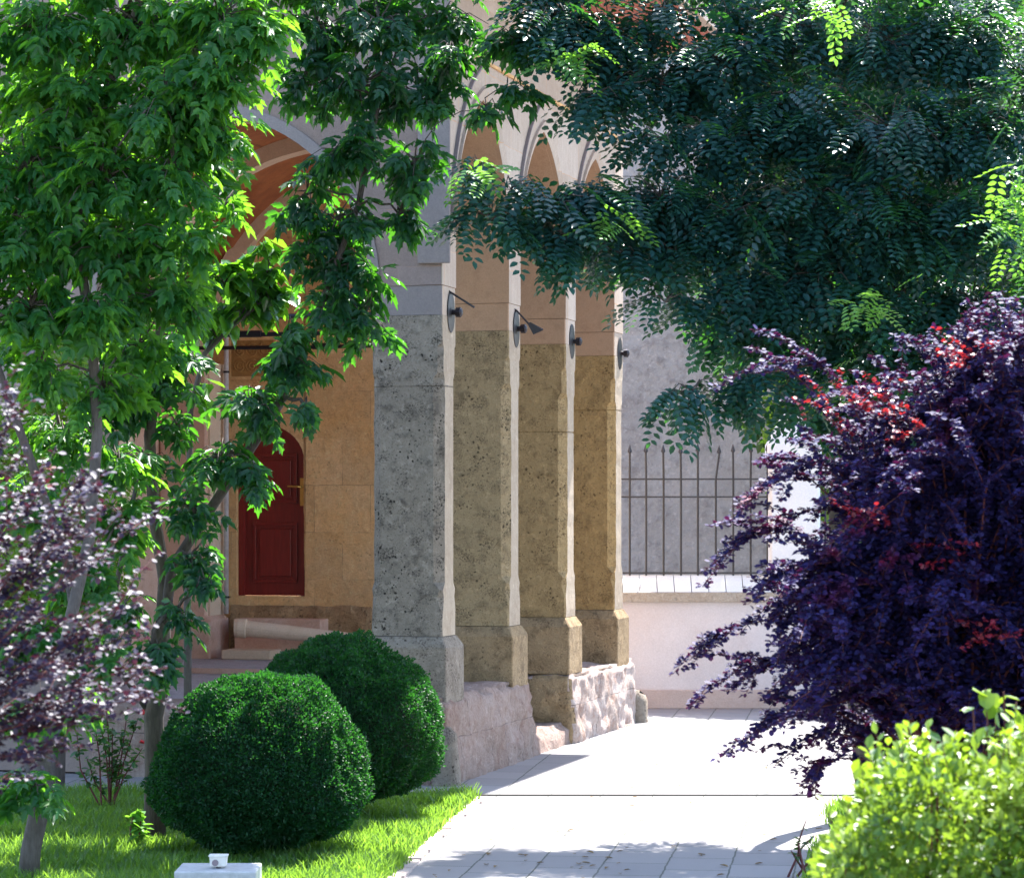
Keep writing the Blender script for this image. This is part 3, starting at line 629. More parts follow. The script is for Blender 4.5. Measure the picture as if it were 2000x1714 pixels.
# ------------------------------------------------------------------ building behind, low wall, fence, white pier
bY = 52
mb = MB(); x0, x1 = gx(1150, bY), gx(2500, bY); mb.box(x0, x1, bY, bY+12, 0, 13.6)
for i in range(0): pass
gb = empty('grey_building', (x0, bY, 0), 'tall plain grey plastered wall of the building behind the iron fence', 'building')
mb.build('wall', M['plaster'], gb)
mb = MB(); mb.add([(x0-.3, bY-.3, 13.61), (x1, bY-.3, 13.61), (x1, bY+12, 19), (x0-.3, bY+12, 19), (x0-.3, bY+12, 13.61), (x1, bY+12, 13.61)], [(0, 1, 2, 3), (0, 3, 4), (1, 5, 2), (0, 4, 5, 1), (4, 3, 2, 5)]); mb.build('roof', M['brick'], gb)
WY = 41.0; pm = F/WY
def wz(py, y=WY): return CZ-(py-HY)*y/F
wx0, wx1 = gx(1150, WY), gx(2400, WY)
lw = empty('low_wall', (wx0, WY, 0), 'low whitewashed wall with pebbled edge and sunlit white coping', 'wall')
mb = MB(); mb.box(wx0, wx1, WY, WY+.5, 0, wz(1175)); mb.build('wall_body', M['wallpaint'], lw)
mb = MB(); mb.box(wx0, wx1, WY-.05, WY-.001, 0, wz(1346)); mb.build('wall_foot', M['foot'], lw, bevel=.01)
mb = MB(); mb.box(wx0, wx1, WY-.09, WY+.58, wz(1175)+.001, wz(1156)); mb.build('coping_edge', M['pebble'], lw, bevel=.01)
zc0, zc1 = wz(1155.5), wz(1123)
n = 0; x = wx0
mbc = MB()
while x < wx1:
    xe = x+.255; mbc.loft([[(x, WY-.06, zc0), (x, WY+.25, zc1), (x, WY+.56, zc0)], [(xe-.012, WY-.06, zc0), (xe-.012, WY+.25, zc1), (xe-.012, WY+.56, zc0)]]); x = xe
mbc.build('coping', M['coping'], lw)
def fence(xa, xb, bars, label):
    fo = empty('iron_fence', (xa, WY+.25, zc1), label, 'fence', None)
    for py in (935, 970, 1119):
        mb = MB(); mb.box(xa, xb, WY+.235, WY+.265, wz(py)-.012, wz(py)+.012); mb.build('rail', M['greyiron'], fo)
    for bx in bars:
        x = gx(bx, WY+.25); lean = .05 if abs(bx-1400) < 4 else random.uniform(-.006, .006)
        mb = MB(); y = WY+.25; zt = wz(884)+random.uniform(-.02, .02); mid = wz(935)
        mb.tube([(x, y, zc1-.02), (x, y, mid), (x+lean, y, zt)], .017, 6)
        mb.loft([[(x+lean+r_*math.cos(a*math.pi/2), y+r_*math.sin(a*math.pi/2), zt+h) for a in range(4)] for r_, h in ((.014, 0), (.034, .03), (.004, .13))])
        mb.build('bar', M['greyiron'], fo)
fence(gx(1160, WY), gx(1502, WY), [1164, 1197, 1230, 1262, 1296, 1330, 1363, 1398, 1432, 1466, 1499], 'iron fence with spear tips between the porch and the white pier')
fence(gx(1604, WY), gx(2160, WY), [1612+33*i for i in range(17)], 'iron fence with spear tips right of the white pier, mostly behind purple leaves')
wp = empty('white_pier', P(1553, 1382, WY), 'white stone pier with pointed cap standing in the fence line', 'pier')
x0, x1 = gx(1503, WY), gx(1603, WY); zc = wz(908)
mb = MB(); mb.loft([[(x0+c, y0_, z), (x1-c, y0_, z), (x1, y0_+c, z), (x1, y1_-c, z), (x1-c, y1_, z), (x0+c, y1_, z), (x0, y1_-c, z), (x0, y0_+c, z)] for c, y0_, y1_, z in ((.04, WY+.02, WY+.56, zc0+.02), (.04, WY+.02, WY+.56, zc-.03))]); mb.build('pier_body', M['whitestone'], wp, bevel=.01)
mb = MB(); e = .015
def rr4(i, z): return [(x0-e+i, WY+.0+i*.75, z), (x1+e-i, WY+.0+i*.75, z), (x1+e-i, WY+.58-i*.75, z), (x0-e+i, WY+.58-i*.75, z)]
mb.loft([rr4(.02, zc-.03), rr4(0, zc), rr4(0, wz(868)), rr4(.22, wz(812)), rr4(.28, wz(800)), rr4(.34, wz(796))]); mb.build('cap', M['whitestone'], wp, bevel=.02)
# drain across the path
dg = MB(); y = 28.45; dg.box(-1.7, gx(1690, y), y, y+.11, .004, .012); dgo = dg.build('drain_channel', plain('dark_drain_grating', (.02, .02, .018), .7), loc=(1, y, 0)); 
tag(dgo, 'narrow dark drain channel running straight across the sunlit path', 'drain')
# marble block with the garden spotlight
blk = MB(); c = P(423, 1694, 20.6); bz = c.z
blk.box(gx(343, 20.5), gx(502, 20.5), 20.4, 20.9, 0, bz-.0); bo = blk.build('stone_block', M['block'], loc=(c.x, 20.6, 0), bevel=.012); tag(bo, 'low white stone block on the lawn below the front round bush', 'stone block')
sp_ = empty('garden_spotlight', (gx(427, 20.6), 20.6, bz), 'small cream garden spotlight sitting on the white stone block', 'light')
x = gx(427, 20.6); mb = MB()
mb.loft([[(x+a*w_, 20.6+b*w_*.8+dy, bz+h) for a, b in ((-1, -1), (1, -1), (1, 1), (-1, 1))] for w_, h, dy in ((.045, .012, 0), (.058, .02, 0), (.064, .085, 0), (.07, .088, 0), (.07, .1, 0))]); mb.build('lamp_housing', M['bulb'], sp_, bevel=.006)
mb = MB(); mb.tube([(x-.02, 20.553, bz+.045), (x-.02, 20.54, bz+.045)], .024, 16); mb.build('lens', M['lens'], sp_)
mb = MB(); mb.tube([(x, 20.6, bz), (x, 20.6, bz+.014)], .02, 10); mb.build('foot', M['iron'], sp_)

# ------------------------------------------------------------------ grass
def in_poly(x, y, poly):
    c = np.zeros(len(x), bool); j = len(poly)-1
    for i in range(len(poly)):
        xi, yi = poly[i]; xj, yj = poly[j]
        t = ((yi > y) != (yj > y)) & (x < (xj-xi)*(y-yi)/(yj-yi+1e-12)+xi); c ^= t; j = i
    return c
def grass(name, label, poly, box, n, h=.10, spread=.0):
    x = rng.uniform(box[0], box[1], n); y = rng.uniform(box[2], box[3], n)
    jx = x + rng.normal(size=n)*.03
    k = in_poly(jx, y, poly); x, y = x[k], y[k]; n = len(x)
    a = rng.uniform(0, 2*np.pi, n); hh = h*(.35+rng.random(n)**2*1.1)*(.75+.5*np.sin(x*3.1+np.sin(y*2.3)*2)*np.cos(y*2.7)*.5); b = .35*hh*(.3+rng.random(n)*2.2); w_ = .004+.005*rng.random(n)
    ca, sa = np.cos(a), np.sin(a); a2 = rng.uniform(0, 6.28, n); wx, wy = np.cos(a2)*w_, np.sin(a2)*w_
    z0 = np.full(n, .01)
    V = np.stack([np.stack([x-wx, y-wy, z0], 1), np.stack([x+wx, y+wy, z0], 1),
                  np.stack([x+wx*.8+ca*b*.3, y+wy*.8+sa*b*.3, z0+hh*.6], 1), np.stack([x-wx*.8+ca*b*.3, y-wy*.8+sa*b*.3, z0+hh*.6], 1),
                  np.stack([x+ca*b, y+sa*b, z0+hh], 1)], 1)
    me = mesh_np(name, V, [(0, 1, 2, 3), (3, 2, 4)], 5, 0); o = link(name, me, M['grass']); tag(o, label, 'grass', None, 'stuff')
grass('grass', 'fresh green lawn grass around the round bushes left of the path', LW, (-6.2, -.2, 20, 28.4), 200000, .15)
grass('verge_grass', 'grass growing in the bed beside the yellow green hedge', RW, (2.2, 6, 20, 27.4), 50000, .14)

kb = MB(); kp = [(-1.28, 19), (-.98, 22.1), (-.62, 26), (gx(932, 28.3), 28.3)]
for (xa, ya), (xb, yb) in zip(kp, kp[1:]):
    n = int((yb-ya)/.5)
    for i in range(n):
        f0, f1 = i/n, (i+1)/n-.02; xj = random.uniform(-.012, .012); p0 = (xa+(xb-xa)*f0+xj, ya+(yb-ya)*f0); p1 = (xa+(xb-xa)*f1+xj, ya+(yb-ya)*f1); h = .02+random.uniform(0, .012)
        kb.loft([[(p0[0]+o, p0[1], z) for o, z in ((.0, 0), (.11, 0), (.11, h), (0, h))], [(p1[0]+o, p1[1], z) for o, z in ((.0, 0), (.11, 0), (.11, h), (0, h))]])
tag(kb.build('kerb', M['foot']), kind='structure')
n = 260; lx = rng.uniform(-1.5, 3.4, n); ly = 20.5 + rng.random(n)*17; k_ = rng.random(n) < .35; ly[k_] = rng.uniform(20.5, 24, k_.sum())
ok = ~in_poly(lx, ly, LW) & ~in_poly(lx, ly, RW) & (lx > -1.2+(ly-22)*.27-.2*(ly > 29)) ; lx, ly = lx[ok], ly[ok]; n = len(lx)
tag(leaf_obj('fallen_leaves', place(OV, np.stack([lx, ly, np.full(n, .015)], 1), np.concatenate([rng.normal(size=(n, 2)), np.zeros((n, 1))], 1), np.tile([0, 0, 1.], (n, 1)), .06*(.5+rng.random(n))), OF, leaf('dry_leaf', (.10, .05, .02), (.22, .13, .04), (.3, .2, .05), .2, .7)), 'small dry leaves scattered over the paving', 'leaves', None, 'stuff')

# ------------------------------------------------------------------ clipped box balls
def boxball(c, r, n, label, lobes, seed):
    from mathutils import noise as mn
    c = Vector(c); o = empty('boxwood_bush', (c.x, c.y, 0), label, 'bush', 'clipped round box bushes')
    u = unit(n); keep = []; pos = []; nor = []
    for v in u:
        d = Vector(v); k = 1+.10*mn.noise(d*1.5+Vector((seed,)*3))+.08*mn.noise(d*3.6+Vector((seed,)*3))+.05*mn.noise(d*10+Vector((seed,)*3))+.045*max(0, mn.noise(d*26))
        for (lv, lk) in lobes:
            q = d.dot(Vector(lv).normalized()); k += lk*max(0, q)**6
        if d.z < -.15: k *= 1-.42*(-.15-d.z)**1.1
        pr = random.random()**2.2*.16
        p = c + Vector((d.x*r[0], d.y*r[1], d.z*r[2]))*(k*(1.02-pr)); pos.append(p); nor.append(d)
    pos = np.array(pos); nor = np.array(nor); ok = pos[:, 2] > .02; pos, nor = pos[ok], nor[ok]; n = len(pos)
    dirs = nor*.8 + rng.normal(size=(n, 3))*.55 + np.array([0, 0, .35]); ups = nor*.5+np.array([0, 0, .6]) + rng.normal(size=(n, 3))*.4
    leaf_obj('foliage', place(OV, pos, dirs, ups, .027*(.6+.8*rng.random(n))), OF, M['box'], o)
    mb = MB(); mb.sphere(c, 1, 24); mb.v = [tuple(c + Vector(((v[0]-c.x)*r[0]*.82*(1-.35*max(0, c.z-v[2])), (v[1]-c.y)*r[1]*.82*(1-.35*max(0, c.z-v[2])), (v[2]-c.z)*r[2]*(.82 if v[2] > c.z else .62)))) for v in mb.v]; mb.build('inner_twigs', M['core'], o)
    return o
b1 = P(508, 1520, 23.3); boxball(b1, (.87, .88, .88), 130000, 'dark round clipped box bush in front, nearer to the white stone block', [((.9, -.2, .1), .02)], 1)
b2 = P(664, 1440, 26.2); boxball(b2, (.9, .9, .92), 130000, 'round clipped box bush behind, lit on its right side beside the porch plinth', [((1, -.2, -.1), .06), ((-.5, -.2, .5), .04)], 5)

# ------------------------------------------------------------------ maple-like trees on the left
MT, MTF = maple_compound()
RT, RTF = robinia_compound()
t1 = [P(302, 1652, 24.3), P(303, 1500, 24.3), P(300, 1400, 24.3), P(312, 1340, 24.3), P(318, 1240, 24.3), P(322, 1130, 24.3), P(300, 1000, 24.3), P(292, 850, 24.2), P(310, 700, 24.2), P(318, 560, 24.1), P(340, 400, 24), P(360, 240, 24), P(380, 100, 24), P(400, -120, 24), P(420, -330, 24)]
t1[0].z = 0
r1 = [.10, .092, .085, .09, .07, .06, .052, .05, .046, .04, .035, .03, .025, .02, .012]
cl1 = [(620, 60, 100, 80, 24, .72), (740, 50, 110, 80, 24, .72), (860, 40, 100, 60, 24.2, .72), (560, -60, 150, 80, 24), (800, -80, 180, 80, 24.5), (700, 170, 120, 80, 24, .72), (820, 190, 90, 80, 24, .72), (590, 170, 60, 60, 24, .7),
       (690, 300, 110, 80, 24, .72), (810, 320, 65, 70, 23.8, .72), (600, 380, 50, 50, 24, .8), (660, 430, 70, 70, 24), (780, 420, 50, 50, 24, .8), (690, 520, 60, 60, 24), (650, 590, 70, 55, 24), (710, 640, 75, 40, 24), (610, 500, 50, 50, 24), (730, 570, 30, 40, 24, .7),
       (990, 185, 60, 22, 23.5, .7), (890, 110, 55, 45, 23.8), (1020, 90, 100, 40, 23.8, .9), (950, 215, 22, 15, 23.6, .6),
       (560, 720, 70, 50, 23.8), (490, 800, 80, 50, 23.8), (600, 800, 35, 25, 23.6, .8), (430, 900, 90, 45, 23.8), (500, 930, 40, 40, 23.6), (380, 1000, 70, 40, 23.8), (370, 1090, 50, 45, 23.8), (400, 1140, 30, 25, 23.6), (560, 650, 50, 40, 23.8),
       (330, 700, 70, 90, 24), (260, 780, 90, 70, 24), (230, 680, 90, 80, 24.3), (340, 1200, 50, 30, 23.6), (300, 1280, 60, 40, 23.6), (240, 1190, 60, 50, 24.2, .7), (280, 900, 60, 40, 24.4, .7), (350, 840, 45, 45, 24.2, .8)]
tree('maple_tree', t1[0], 'leafy maple like tree with a thin dark trunk beside the front round bush', 'tree', t1, r1, cl1, M['darkbark'], M['maple'], MT, MTF, .25, 3.3, twig=.3, perTwig=5, droop=1.0, extra=[([P(318, 1240, 24.3), P(335, 1110, 24.2), P(400, 1010, 24.1), P(480, 890, 24), P(545, 790, 24), P(590, 690, 24), P(640, 560, 24), P(700, 400, 24), P(740, 200, 24), P(790, 60, 24.1)], [.05, .05, .046, .044, .042, .036, .03, .026, .02, .012]), ([P(300, 1400, 24.3), P(230, 1300, 24.3), P(215, 1200, 24.3), P(240, 1080, 24.3), P(275, 900, 24.3)], [.035, .03, .028, .024, .015])])
t2 = [P(55, 1740, 21.8), P(60, 1660, 21.8), P(75, 1590, 21.8), P(85, 1480, 21.9), P(110, 1350, 22), P(140, 1200, 22), P(175, 1050, 22.2), P(190, 850, 22.3), P(180, 650, 22.3), P(150, 480, 22), P(170, 300, 22), P(230, 120, 22), P(300, -80, 22), P(340, -300, 22)]
t2[0].z = 0
r2 = [.085, .08, .078, .06, .055, .05, .046, .044, .042, .04, .036, .03, .024, .012]
cl2 = [(90, 60, 130, 100, 22), (280, 60, 120, 100, 22), (430, 40, 110, 80, 21.6), (500, 60, 70, 60, 21.6), (200, -80, 200, 80, 22), (450, -100, 150, 80, 22), (150, 220, 140, 100, 22), (320, 200, 120, 100, 21.7), (420, 160, 90, 80, 21.6, .9), (50, 330, 110, 100, 22), (200, 350, 130, 90, 21.8), (340, 340, 80, 90, 21.8),
       (70, 480, 120, 80, 22), (220, 480, 130, 80, 22), (360, 470, 80, 60, 22, .8), (60, 600, 100, 70, 22), (180, 610, 110, 70, 22), (320, 590, 90, 60, 22.2), (430, 250, 60, 60, 21.8, .9), (90, 720, 70, 50, 22, .7), (200, 760, 80, 60, 22.4, .8), (60, 1540, 75, 35, 21.4, .8), (150, 1380, 70, 40, 21.8, .6), (440, 400, 40, 40, 22, .7),
       (40, 200, 90, 90, 23.5), (250, 280, 90, 70, 23.5), (110, 400, 90, 80, 23.5), (300, 420, 80, 70, 23.2), (30, 680, 70, 60, 23), (270, 680, 70, 60, 23), (380, 100, 80, 80, 23.2), (120, 130, 100, 90, 23.6), (350, 560, 60, 50, 23), (420, 330, 50, 60, 22.6, .7),
       (60, 980, 80, 60, 23), (150, 1120, 80, 60, 23), (60, 1240, 80, 60, 23), (170, 1300, 70, 50, 23), (90, 1400, 80, 50, 22.6), (240, 1020, 60, 60, 23.2), (230, 900, 70, 50, 23.2), (120, 850, 80, 60, 23),
       (-120, 100, 120, 180, 22), (-120, 450, 120, 180, 22)]
tree('maple_tree', t2[0], 'far left maple like tree, its pale smooth trunk rising from the sunlit lawn', 'tree', t2, r2, cl2, M['palebark'], M['maple_light'], MT, MTF, .24, 4.0, twig=.32, perTwig=5, droop=.9, extra=[([P(150, 1150, 22.1), P(60, 900, 22), P(-30, 650, 21.8), P(20, 440, 22.1), P(105, 300, 22.1), P(150, 220, 22.05), P(190, 130, 22.1), P(250, 20, 22.1), P(300, -120, 22.2)], [.036, .036, .034, .032, .032, .031, .03, .024, .015])])
# a slim glossy-leaved shrub behind
t3 = [P(368, 1500, 25.4), P(366, 1200, 25.4), P(368, 1000, 25.4), P(372, 800, 25.4), P(400, 690, 25.4), P(450, 640, 25.4), P(500, 600, 25.4), P(520, 540, 25.4)]
t3[0].z = 0
cl3 = [(430, 560, 60, 50, 25.4), (500, 560, 70, 60, 25.4), (540, 600, 40, 35, 25.4), (470, 620, 60, 35, 25.4), (510, 500, 40, 25, 25.4, .8), (400, 640, 40, 40, 25.4, .7), (380, 780, 30, 60, 25.4, .5)]
tree('lilac_shrub', t3[0], 'slim shrub with glossy heart shaped leaves lit bright green before the orange wall', 'shrub', t3, [.04, .035, .03, .028, .024, .02, .014, .006], cl3, M['palebark'], M['lilac'], HV, HF, .16, 5.5, twig=.25, perTwig=6, droop=.8)

# ------------------------------------------------------------------ locust tree on the right
t4 = [Vector((gx(1700, 26.6), 26.6, 0)), P(1690, 1480, 26.6), P(1665, 1250, 26.5), P(1640, 1050, 26.4), P(1640, 850, 26.2), P(1660, 650, 26), P(1680, 450, 25.5), P(1660, 250, 25), P(1640, 50, 24.6), P(1620, -200, 24.3), P(1600, -450, 24)]
r4 = [.13, .115, .11, .105, .10, .09, .08, .065, .05, .035, .018]
cl4 = [(1080, 40, 90, 60, 23.4), (1190, 80, 110, 80, 23.6), (1290, 30, 70, 50, 23.6, .8), (1420, 30, 40, 40, 23.6, .7), (1170, 190, 70, 40, 23.2, .9), (1290, 170, 100, 60, 23.4), (1420, 130, 120, 80, 23.4), (1290, 280, 70, 40, 23, .8), (1400, 280, 110, 70, 23.2), (1560, 60, 120, 70, 23.6, .8), (1720, 80, 120, 90, 23.4, .8), (1880, 80, 120, 100, 23.4), (1560, 230, 130, 90, 23.2), (1740, 260, 140, 90, 23), (1900, 260, 110, 100, 23),
       (1080, 400, 90, 50, 22.6, .8), (960, 430, 70, 45, 22.4, .8), (1000, 370, 70, 40, 22.5, .5), (940, 340, 50, 30, 22.5, .35), (1180, 400, 90, 55, 22.8), (1110, 470, 80, 40, 22.6, .9), (1290, 390, 100, 70, 23), (1200, 500, 50, 40, 22.8, .8), (1320, 500, 90, 50, 23), (1430, 420, 120, 80, 23), (1460, 560, 110, 60, 23), (1580, 400, 130, 90, 23), (1600, 540, 120, 80, 23), (1750, 430, 130, 90, 22.8), (1900, 430, 110, 90, 22.8), (1750, 580, 140, 80, 23.2), (1900, 600, 110, 80, 23.2),
       (1500, 650, 90, 50, 23.4), (1620, 680, 110, 60, 23.6), (1760, 700, 120, 60, 23.8), (1900, 720, 100, 60, 23.8), (1300, 590, 55, 35, 22.9, .5), (1350, 770, 60, 35, 22.6, .9), (1450, 740, 50, 45, 23, .9), (1540, 760, 60, 40, 23.2, .7), (1650, 800, 100, 60, 24.5), (1800, 850, 120, 80, 25), (1410, 620, 45, 40, 23, .7),
       (2100, 150, 130, 200, 23.5, .7), (2100, 500, 130, 200, 23.5, .7), (1100, -80, 150, 70, 23.8), (1400, -100, 200, 80, 24), (1750, -120, 220, 80, 24)]
for x_ in range(1150, 1960, 115):
    for y_ in range(0, 720, 120):
        if (x_ < 1300 and y_ > 480) or (x_ < 1450 and y_ < 380): continue
        cl4.append((x_+random.randint(-25, 25), y_+random.randint(-30, 30), 85, 65, 25.6+random.uniform(-.6, 1.2)+(.6 if y_ < 300 else 0), .55))
cl4 += [(1330, -90, 110, 60, 27.4), (1450, -60, 110, 60, 27.8), (1600, -100, 120, 70, 27.6), (1760, -80, 120, 70, 28), (1900, -120, 120, 80, 28), (1420, -170, 110, 60, 28.4), (1560, -210, 120, 60, 28.2), (1720, -220, 120, 60, 28.4), (1300, -190, 90, 50, 27.6)]  # boughs above the view, added to thicken the shade on the path
alt4 = (M['lightleaf'], [(1700, 590, 60, 30, 21.8, 12), (1980, 400, 50, 90, 21.6, 34), (930, 330, 45, 30, 22.2, 9), (1130, 110, 60, 35, 22.9, 16), (1200, 420, 50, 30, 22.2, 10), (1620, 760, 50, 40, 22.8, 10), (1600, 10, 70, 25, 21.8, 12)], 'light green young leaves at the branch tips')
tree('locust_tree', t4[0], 'large locust tree with dark blue green feathery leaves arching over the path', 'tree', t4, r4, cl4, M['darkbark'], M['robinia'], RT, RTF, .38, 3.6, twig=.4, perTwig=5, droop=.6, alt=alt4, limb_r=.03)

# ------------------------------------------------------------------ arching barberries
def barberry(label, base, tips, n_side, leafm, lsize, gap, root_r=.012, droop=.25, jitter=.35, young=None, arch=0):
    o = empty('barberry_shrub', (base.x, base.y, 0), label, 'shrub')
    lm = MB(); pos = []; dr = []; up = []
    for k in range(7):
        q = Vector((base.x+random.gauss(0, .12), base.y+random.gauss(0, .12), 0)); lm.tube([q, q.lerp(base, .5)+Vector((random.gauss(0, .03), 0, 0)), base], [.026, .02, .014], 6)
    for tip in tips:
        mid = base.lerp(tip, .55) + Vector((random.gauss(0, .12), random.gauss(0, .12), droop*(tip-base).length*(1.5 if tip.z < base.z+.9 else .8)))
        if arch: mid.z = max(mid.z, tip.z + (arch if tip.z < 3.0 else arch*.3)*(tip-base).length)
        pts = []
        n = 18
        for i in range(n+1):
            f = i/n; pts.append(base*(1-f)**2 + mid*2*f*(1-f) + tip*f*f)
        lm.tube(pts[::3], [root_r*(1-.85*i/6) for i in range(len(pts[::3]))], 5, caps=False)
        L = (tip-base).length
        segs = [(pts[6:], 1.)]
        for k in range(n_side):
            i = random.randint(5, n-2); st = pts[i]; d = (pts[i+1]-pts[i]).normalized()
            side = d.cross(Vector((random.gauss(0, .4), random.gauss(0, .4), 1))).normalized()*random.choice((-1, 1))
            e = st + (d*.8+side*.55+Vector((0, random.gauss(0, .3), random.gauss(-.05, .15))))*random.uniform(.2, .5)*min(1.2, L*.5)
            md = st.lerp(e, .5)+Vector((0, 0, .04)); sp2 = [st, st.lerp(md, .5), md, md.lerp(e, .5)+Vector((0, 0, .01)), e]; segs.append((sp2, .9)); lm.tube([st, md, e], [.004, .003, .0015], 4, caps=False)
        for sg, k_ in segs:
            for a, b in zip(sg, sg[1:]):
                ln = (b-a).length; m_ = max(1, int(ln/gap))
                for q in range(m_):
                    p = a.lerp(b, random.random())
                    for _ in range(3):
                        v = Vector((random.gauss(0, 1), random.gauss(0, 1), random.gauss(0, .35))); pos.append(p+v*.010); dr.append(v); up.append(Vector((random.gauss(0, .35), random.gauss(-.25, .35), 1)))
    lm.build('branches', M['redtwig'], o)
    pos, dr, up = map(np.array, (pos, dr, up)); print('barberry leaves', len(pos))
    leaf_obj('foliage', place(RV, pos, dr, up, lsize*(.7+.6*rng.random(len(pos)))), RF, leafm, o)
    if young:
        ym, yl, pts = young; pos = []; dr = []
        for (px, py, d, n, sx) in pts:
            c = P(px, py, d)
            for i in range(n):
                a = c + Vector((random.gauss(0, sx), random.gauss(0, sx), random.gauss(0, sx*.45))); dv = Vector((random.gauss(-.6, .5), random.gauss(-.2, .4), random.gauss(.25, .3))).normalized()
                for j in range(14): pos.append(a+dv*j*.012); dr.append(Vector((random.gauss(0, 1), random.gauss(0, 1), random.gauss(0, .4))))
        pos, dr = np.array(pos), np.array(dr); n = len(pos)
        tag(leaf_obj('young_shoots', place(RV, pos, dr, np.tile([0, 0, 1.], (n, 1))+rng.normal(size=(n, 3))*.35, lsize*(.6+.5*rng.random(n))), RF, ym, o), yl)
    return o
random.seed(11)
tips = []
bd = 17.0
for (px, py) in ((1345, 1290), (1355, 1370), (1400, 1485), (1505, 1500), (1375, 1115), (1430, 1010), (1560, 1555), (1470, 1440), (1420, 1350), (1490, 900), (1480, 730), (1540, 720), (1460, 1180), (1440, 1240), (1500, 1060), (1520, 980), (1600, 1500), (1620, 1440)):
    tips.append(P(px, py, bd+random.uniform(-.5, .5)))
for i in range(200):
    a = random.uniform(-.35, math.pi*1.35); rr_ = random.uniform(.35, 1)
    x = 1900 + 400*rr_*math.cos(a+math.pi*.0)*-1 if False else 1900 - 430*rr_*math.cos(a); y = 1130 - 400*rr_*math.sin(a)
    if y < 690+max(0, 1750-x)*.15: y = random.uniform(760, 1300)
    x = min(max(x, 1700 if 760 < y < 1160 else 1600), 2300); tips.append(P(x, y, bd+random.uniform(-1.2, .6)*(1.1-rr_*.4)))
for i in range(60): xx = random.uniform(1540, 2150); tips.append(P(xx, random.uniform(1180, 1400 + min(70, max(0, xx-1700))), bd+random.uniform(-1.2, .2)))
for i in range(46): tips.append(P(random.uniform(1500, 1680), random.uniform(1120, 1420), bd+random.uniform(-.9, .4)))
for i in range(26): tips.append(P(random.uniform(1800, 2100), random.uniform(670, 800), bd+random.uniform(-1, .5)))
barberry('purple leaved barberry shrub with long arching sprays, right of the path', Vector((gx(1880, bd), bd, .9)), tips, 9, M['barberry'], .034, .0125, droop=.42, arch=.42, young=(M['barberry_red'], 'bright red young shoots', [(1700, 770, 16.3, 16, .14), (1780, 820, 16.2, 9, .16), (1650, 830, 16.4, 7, .12), (1880, 1080, 15.9, 5, .1), (1900, 690, 16.2, 14, .1), (1700, 1010, 16, 8, .08), (1950, 1230, 15.8, 10, .08)]))
tips = []
for yc, y2, xm, n in ((860, 1010, 330, 18), (1160, 1260, 300, 15), (1290, 1400, 330, 15), (1450, 1540, 190, 9), (690, 800, 60, 7)):
    for i in range(n):
        f = random.random(); tips.append(P(xm*(1-f**1.5*1.3)-random.uniform(0, 30), random.uniform(yc, y2), 13+random.uniform(-.5, .5)))
barberry('plum coloured barberry shrub blurred in the near left, glinting in the sun', Vector((gx(-330, 13), 13, 1.6)), tips, 5, M['barberry_left'], .030, .024, droop=.03, root_r=.006)

# ------------------------------------------------------------------ hedge in the near right
def hedge():
    d0 = 12.0; o = empty('clipped_hedge', (gx(1950, d0), d0, 0), 'yellow green leafy hedge blurred in the near right corner', 'hedge')
    n = 42000; px = rng.uniform(1560, 2350, n); dd = d0+rng.uniform(-.9, .9, n)
    edge = 1510 + np.maximum(0, 1765-px)*1.05 + 22*np.sin(px*.021) + 20*np.sin(px*.063+dd*3) + 14*np.sin(px*.17+dd*7)+np.abs(dd-d0)*20
    py = edge + rng.random(n)**1.8*450*1.0 - 8; ok = (px > 1600+np.maximum(0, 1640-py)*.25) | (rng.random(n) < .05)
    px, dd, py = px[ok], dd[ok], py[ok]; n = len(px)
    pos = np.stack([(px-1000)*dd/F, dd, CZ-(py-HY)*dd/F], 1); pos = pos[pos[:, 2] > 0]
    from mathutils import noise as mn
    pos = pos[np.array([mn.noise(Vector(p)*9)+.5*mn.noise(Vector(p)*3) > -.12 for p in pos])]; n = len(pos)
    # a world-space left side: keep the hedge upright
    dirs = rng.normal(size=(n, 3))*.8 + np.array([-.1, -.2, .7]); ups = rng.normal(size=(n, 3))*.6+np.array([0, -.3, .7])
    leaf_obj('foliage', place(OV, pos, dirs, ups, .047*(.5+.9*rng.random(n))), OF, M['hedge'], o)
    mb = MB(); pos2 = []; 
    for i in range(150):
        x = random.uniform(1640, 2200); d = d0+random.uniform(-.6, .6); b = P(x, 1500+max(0, 1760-x)*1.2+20*math.sin(x*.021)+10, d); h = random.uniform(.02, .2)**1
        e = b+Vector((random.gauss(0, .03), random.gauss(0, .03), h)); mb.tube([b-Vector((0, 0, .3)), b, e], [.004, .003, .002], 4, caps=False)
        for j in range(7):
            pos2.append((b.lerp(e, j/6), Vector((random.gauss(0, .7), random.gauss(0, .7), .8))))
    mb.build('stems', M['redtwig'], o)
    q = np.array([p for p, _ in pos2]); dv = np.array([v for _, v in pos2])
    leaf_obj('shoot_leaves', place(OV, q, dv, np.tile([0, 0, 1.], (len(q), 1))+rng.normal(size=(len(q), 3))*.4, .07*(.7+.5*rng.random(len(q)))), OF, M['hedge'], o)
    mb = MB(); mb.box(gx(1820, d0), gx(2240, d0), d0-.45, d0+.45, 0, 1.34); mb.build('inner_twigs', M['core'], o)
hedge()

